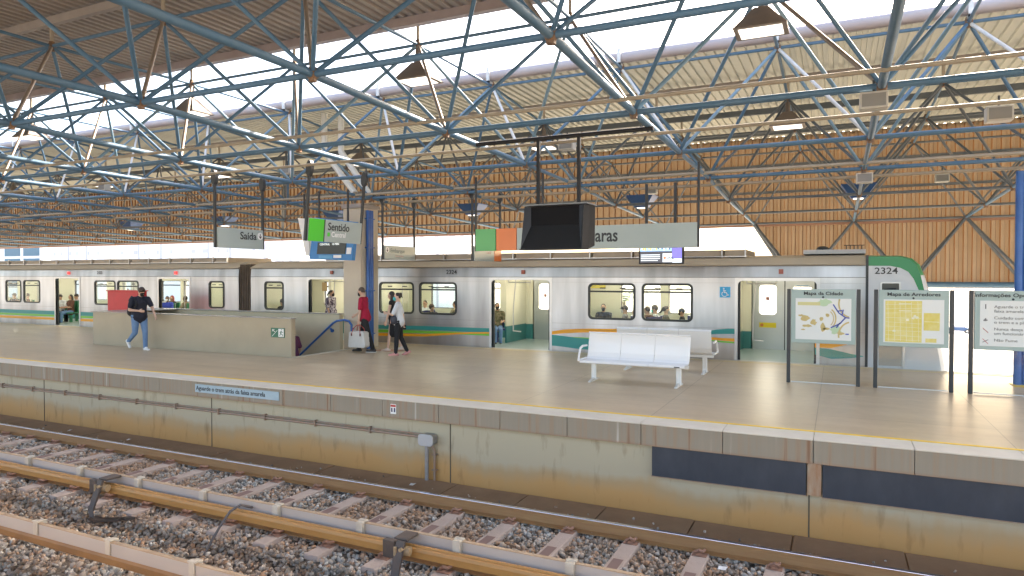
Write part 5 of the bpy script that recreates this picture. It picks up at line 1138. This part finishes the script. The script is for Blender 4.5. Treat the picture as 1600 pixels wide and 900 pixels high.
for dy in (-.135,.085):
    b = MB(); b.path([(h.x-.12,h.y+dy,z0+.36),(h.x-.09,h.y+dy*.8,z0+.50),(h.x-.02,h.y+dy*.2,z0+.595),(h.x+.05,h.y+dy*.2,z0+.595),(h.x+.13,h.y+dy*.8,z0+.50),(h.x+.16,h.y+dy,z0+.36)], .011); b.build('handle', redh, th, smooth=50)
    b = MB(); b.box((h.x-.14,h.y+dy-.006,z0+.31),(h.x-.10,h.y+dy+.006,z0+.38)); b.box((h.x+.14,h.y+dy-.006,z0+.31),(h.x+.18,h.y+dy+.006,z0+.38)); b.build('handle_patch', mat('patch_dark', (.12,.03,.03), .6), th)
# 3 woman in white T-shirt
white_t = cloth('white_tshirt', (.70,.72,.74), (.60,.64,.70)); legg = cloth('black_leggings', (.014,.014,.018)); pink = mat('sandal_pink', (.62,.28,.26), .6)
pt = at(623,550,14.45)
wm, K = person('woman in white T-shirt and black leggings with teal mask', (pt.x,14.45,0), 205, 1.64, legs=((6,2),(-5,20)), arms=((22,10,78,35),(-16,14,8,0)), lean=2, hp=4, hy=20, sk=sk_l, top=white_t, sleeve=.42, bottom=legg, shoes=pink, hair=hair_b, style='bun', mask=mask_t, w=.98, loose=1.04, vox=.0085, bust=1)
c = K['hip']; th = thing('crossbody_bag', 'dark round crossbody bag of the woman in white', 'bag', c); g_ = K['Rz']
pc = c + g_@Vector((.10,.17,.04)); b = MB(); b.capsule(pc+g_@Vector((-.03,0,0)), pc+g_@Vector((.03,0,0)), .115, .115, (0,0,1), .5); ob = fused(b, 'bag_body', mat('bag_navy', (.03,.035,.055), .5), th, .011); ob.data.transform(Matrix.Translation(-Vector(c)))
b = MB(); s1 = K['sh'][1]; b.path([pc+g_@Vector((-.05,0,.08)), K['chest']+g_@Vector((.10,.12,-.05)), K['chest']+g_@Vector((.11,0,.08)), s1+g_@Vector((.0,.06,.07))], .008); b.build('strap', MATS['bag_navy'], th)
h = K['hands'][1]; b = MB(); b.box(h-Vector((.04,.012,.07)), h+Vector((.04,.012,.05))); tag(b.build('phone', black, bevel=.004), 'black phone in the hand of the woman in white', 'phone')
# 4 woman in black behind her
pt = at(614,546,15.25)
person('woman with long black hair in a black dress behind the white T-shirt', (pt.x,15.25,0), 198, 1.66, legs=((10,2),(-12,10)), arms=((10,8,6,0),(-6,8,8,0)), lean=2, hp=10, sk=sk_l, top=cloth('black_dress', (.012,.012,.014)), sleeve=0.05, bottom=None, shoes=mat('shoe_cream', (.60,.50,.42), .6), hair=hair_b, style='long', w=.92, skirt=.42, vox=.0095)
# 5 person going down the stairs
pt = at(457,535,13.75)
person('person in purple shirt going down the stairs, half hidden', (pt.x,13.75,-.99), 180, 1.72, legs=((20,20),(-5,10)), arms=((-14,10,35,0),(-12,10,35,0)), lean=3, hp=15, sk=sk_m, top=cloth('purple_shirt', (.06,.03,.10), (.16,.03,.06)), sleeve=.4, bottom=cloth('dark_blue_trousers', (.02,.025,.06)), shoes=black_sh, hair=hair_b, w=1.05, vox=.012)
# 6 woman in the doorway
pat = mat('patterned_blouse', (.07,.05,.08), .8, 0, (.42,.38,.42), 16., .12, detail=2.)
pt = at(517,500,17.65)
person('woman in patterned blouse and black mask standing in the train door', (pt.x,17.65,0), 12, 1.60, arms=((-6,12,15,0),(4,10,12,0)), legs=((4,2),(-4,2)), hp=14, sk=sk_m, top=pat, sleeve=.45, bottom=cloth('grey_trousers', (.08,.08,.10)), shoes=black_sh, hair=hair_b, style='pony', mask=mask_b, w=1.25, loose=1.1, bust=1, vox=.011)
# seated passengers
def seat(parent, x, y, heading, m):
    g_ = Matrix.Rotation(R(heading),4,'Z'); M = Matrix.Translation((x,y,0)) @ g_
    b = MB(); b.box((-.22,-.22,.38),(.26,.22,.43), M=M); b.box((-.25,-.22,.43),(-.19,.22,.92), M=M); b.box((-.05,-.04,0),(.05,.04,.38), M=M); b.build('passenger_seat', m, parent)
tops = {'olive':cloth('olive_camo', (.10,.10,.05), (.25,.22,.14), ns=14., amt=.2), 'blue':cloth('royal_blue', (.03,.06,.40)), 'dark':cloth('charcoal_top', (.02,.025,.04)), 'brown':cloth('brown_top', (.14,.06,.04)), 'white':white_t, 'grey':cloth('grey_top', (.28,.28,.30)), 'beige':cloth('beige_top', (.34,.29,.20)), 'khaki':cloth('khaki_top', (.20,.19,.14))}
G_ = 'seated passengers in the train'
PS = [ # u, y, heading, sink, skin, top, bottom, hair, style, mask, label, car, seat
 (777,18.55,-60,0,sk_m,'olive','denim',hair_b,'short',mask_b,'passenger in camouflage shirt and jeans seated inside the open middle door',car1,seat_blue),
 (943,19.3,-80,0,sk_m,'dark','denim',hair_b,'short',mask_b,'passenger in dark top and black mask, left one behind the fifth window pair',car1,seat_blue),
 (976,18.6,190,0,sk_m,'grey','denim',hair_b,'cap',mask_w,'passenger with dark cap at the right side of the left paired window',car1,seat_blue),
 (1011,18.3,150,0,sk_m,'brown','denim',hair_br,'short',None,'passenger leaning on a bare arm, left corner of the right paired window',car1,seat_blue),
 (1023,19.0,180,0,sk_m,'white','denim',hair_b,'full',mask_t,'passenger in white shirt with short curly hair in the right paired window',car1,seat_blue),
 (1042,18.7,20,0,sk_l,'khaki','denim',hair_b,'pony',mask_w,'passenger in khaki vest looking right in the right paired window',car1,seat_blue),
 (1065,19.4,185,-.12,sk_m,'dark','denim',MATS['bag_navy'],'cap',mask_b,'low seated passenger with navy cap at the right end of the paired windows',car1,seat_blue),
 (664,19.3,-90,0,sk_m,'white','denim',hair_br,'short',None,'passenger seated against the far window, right of the women on the platform',car1,seat_blue),
 (675,18.4,-30,-.04,sk_m,'dark','denim',hair_br,'afro',None,'passenger with round dark hair behind the window right of the women',car1,seat_blue),
 (711,19.3,180,0,sk_m,'beige','denim',hair_b,'short',None,'passenger cut by the right edge of the window below the car number',car1,seat_blue),
 (441,18.2,180,0,sk_m,'dark','denim',hair_b,'full',None,'passenger dark against the first small window after the bellows',car1,seat_blue),
 (261,18.7,-60,0,sk_d,'blue','denim',hair_b,'short',mask_w,'passenger in royal blue shirt seated inside the door behind the parapet',car2,seat_green),
 (268,19.4,-90,0,sk_m,'dark','denim',mat('hair_red', (.22,.03,.02), .5),'long',None,'passenger with reddish hair behind the blue shirt',car2,seat_green),
 (289,19.2,200,0,sk_d,'beige','denim',hair_b,'short',None,'passenger in beige top by the right edge of the door behind the parapet',car2,seat_green),
 (94,18.3,-40,0,sk_m,'white','dark',hair_b,'full',None,'passenger in white top seated at the left edge of the far left door',car2,seat_green),
 (110,18.5,-95,0,sk_m,'brown','denim',hair_b,'long',None,'passenger in brown top and jeans seated in the far left door',car2,seat_green),
 (119,19.0,-100,0,sk_m,'grey','dark',hair_b,'full',None,'passenger in grey top behind the brown top in the far left door',car2,seat_green),
 (22,18.6,-70,0,sk_m,'dark','denim',hair_b,'full',None,'passenger in the leftmost train window',car2,seat_green),
 (42,18.6,-110,0,sk_m,'brown','denim',hair_br,'full',None,'passenger in the second train window from the left',car2,seat_green),
]
for (u, y, hd_, sink, s_, tp, bt, hr, sty, mk, lab, par, sm) in PS:
    x = ux(u, y); person(lab, (x, y, 0), hd_, 1.68 if sink == 0 else 1.55, legs=((84,82),(86,84)), arms=((28,8,60,20),(30,8,55,20)) if u != 1011 else ((60,20,100,10),(30,8,55,20)), lean=-3, hp=12, sk=s_, top=tops[tp], sleeve=.4, bottom=denim if bt == 'denim' else legg, shoes=black_sh, hair=hr, style=sty, mask=mk, vox=.015, sit=True, group=G_, hz_off=-.03)
    seat(par, x, y, hd_, sm)

# ------------------------------------------------------------------ background beyond the station
bw_ = mat('render_white', (.84,.83,.81), .8, 0, (.78,.77,.75), .3, .5); wn = mat('window_dark', (.48,.47,.52), .3); br_ = mat('shutter_brown', (.22,.11,.07), .7); gr_ = mat('tower_glass', (.08,.17,.24), .15)
def block(label, x0, x1, y, top_, seed, brown=False):
    th = thing('apartment_building', label, 'building', ((x0+x1)/2, y, -7.8), 'pale apartment blocks beyond the train'); r_ = random.Random(seed)
    MB().box((x0,y,-7.8),(x1,y+14,top_)).build('walls', bw_, th)
    MB().box((x0-.3,y-.3,top_),(x1+.3,y+14.3,top_+.6)).build('roof', mat('roof_slab', (.40,.38,.35), .8), th)
    x = x0+1.6
    while x < x1-2:
        for z in (2.2, 5.1, 8.0, 10.9, 13.8):
            if r_.random() < .10: continue
            wd = r_.choice((1.1,1.1,1.9)); f = MB().box((x,y-.06,z),(x+wd,y+.02,z+1.25)).build('window', sign_white, th); MB().box((x+.08,y-.09,z+.08),(x+wd-.08,y-.05,z+1.17)).build('pane', br_ if brown and r_.random() < .4 else wn, f)
        x += r_.choice((3.3,4.4,5.6))
    for k in range(2): xx = x0+(x1-x0)*(.33+.34*k); MB().box((xx,y-.12,-7.8),(xx+.55,y-.01,top_)).build('downpipe_recess', mat('recess_grey', (.5,.49,.54), .7), th)
block('white apartment block right of the glass tower, far beyond the train', -222, -196, 130, 26, 1)
block('white apartment block with grouped windows, above the walking man', -193, -165, 132, 24, 2)
block('white apartment block left of the Saída sign', -162, -138, 131, 25, 3)
block('white apartment block with brown shutters right of the Saída sign', -134, -117, 126, 24, 4, True)
block('white apartment block farthest right, behind the column', -112, -84, 150, 20, 5)
th = thing('glass_tower', 'blue glass building at the far left beyond the train', 'building', (-255, 130, -7.8))
MB().box((-290,130,-7.8),(-226,145,32)).build('walls', bw_, th)
for k in range(6):
    for j in range(5): MB().box((-288+10.3*k,129.9,-2+3.4*j),(-288+10.3*k+(8.6 if k%3 else 6),130.05,.6+3.4*j)).build('glass_band', gr_, th)
# palm seen through the train window
x = ux(972,34); th = thing('palm_tree', 'small palm tree seen through the train window', 'palm', (x, 34, -2.2)); MB().tube((x,34,-2.3),(x+.1,34,.75), .16, 8, .1).build('trunk', mat('trunk', (.16,.12,.08), .9), th)
b = MB(); r_ = random.Random(5)
for k in range(16):
    a = 2*math.pi*k/16+r_.uniform(-.2,.2); el = r_.uniform(.1,1.1); prev = Vector((x+.1,34,.75)); dr = Vector((math.cos(a)*math.cos(el),math.sin(a)*math.cos(el),math.sin(el)))
    for j in range(7):
        nx = prev+dr*.22; sd_ = dr.cross(Vector((0,0,1))).normalized()
        for sg in (1,-1):
            for q_ in (0,.5): s0 = prev+(nx-prev)*q_; ll = .34*(1-j/9); b.add([s0, s0+dr*.05, s0+sd_*sg*ll+dr*.2-Vector((0,0,.12))], [(0,1,2)])
        prev = nx; dr = (dr+Vector((0,0,-.22))).normalized()
b.build('crown', mat('palm_leaf', (.06,.12,.03), .6, 0, (.09,.16,.05), 5., .5), th)
# parked car far right
def parked(x, y, z, m, label):
    th = thing('parked_car', label, 'car', (x, y, z)); pr = [(-2.1,.35),(-2.1,.75),(-1.9,.9),(-1.2,.95),(-.7,1.38),(.6,1.40),(1.15,.98),(1.9,.86),(2.1,.7),(2.1,.35)]
    MB().prism([(x+a, y-.85, z+c) for a, c in pr], (0,1.7,0)).build('body', m, th, bevel=.05)
    MB().prism([(x+a, y-.87, z+c) for a, c in ((-1.05,.97),(-.62,1.32),(.55,1.33),(.98,.98))], (0,1.74,0)).build('windows', wn, th)
    for a in (-1.3,1.3):
        for s_ in (-1,1): w_ = MB().tube((x+a,y+s_*.88,z+.33),(x+a,y+s_*.66,z+.33),.33,16).build('wheel', rubber, th); MB().tube((x+a,y+s_*.89,z+.33),(x+a,y+s_*.87,z+.33),.19,12).build('rim', steel_trim, w_)
    for s_ in (-.6,.6): MB().box((x+2.05,y+s_-.15,z+.62),(x+2.12,y+s_+.15,z+.76)).build('headlight', sign_white, th)
p = at(1497,520,138); parked(p.x, 138, -7.8, mat('car_blue', (.06,.12,.24), .3, .3), 'small blue-grey car parked far off between the notice boards')
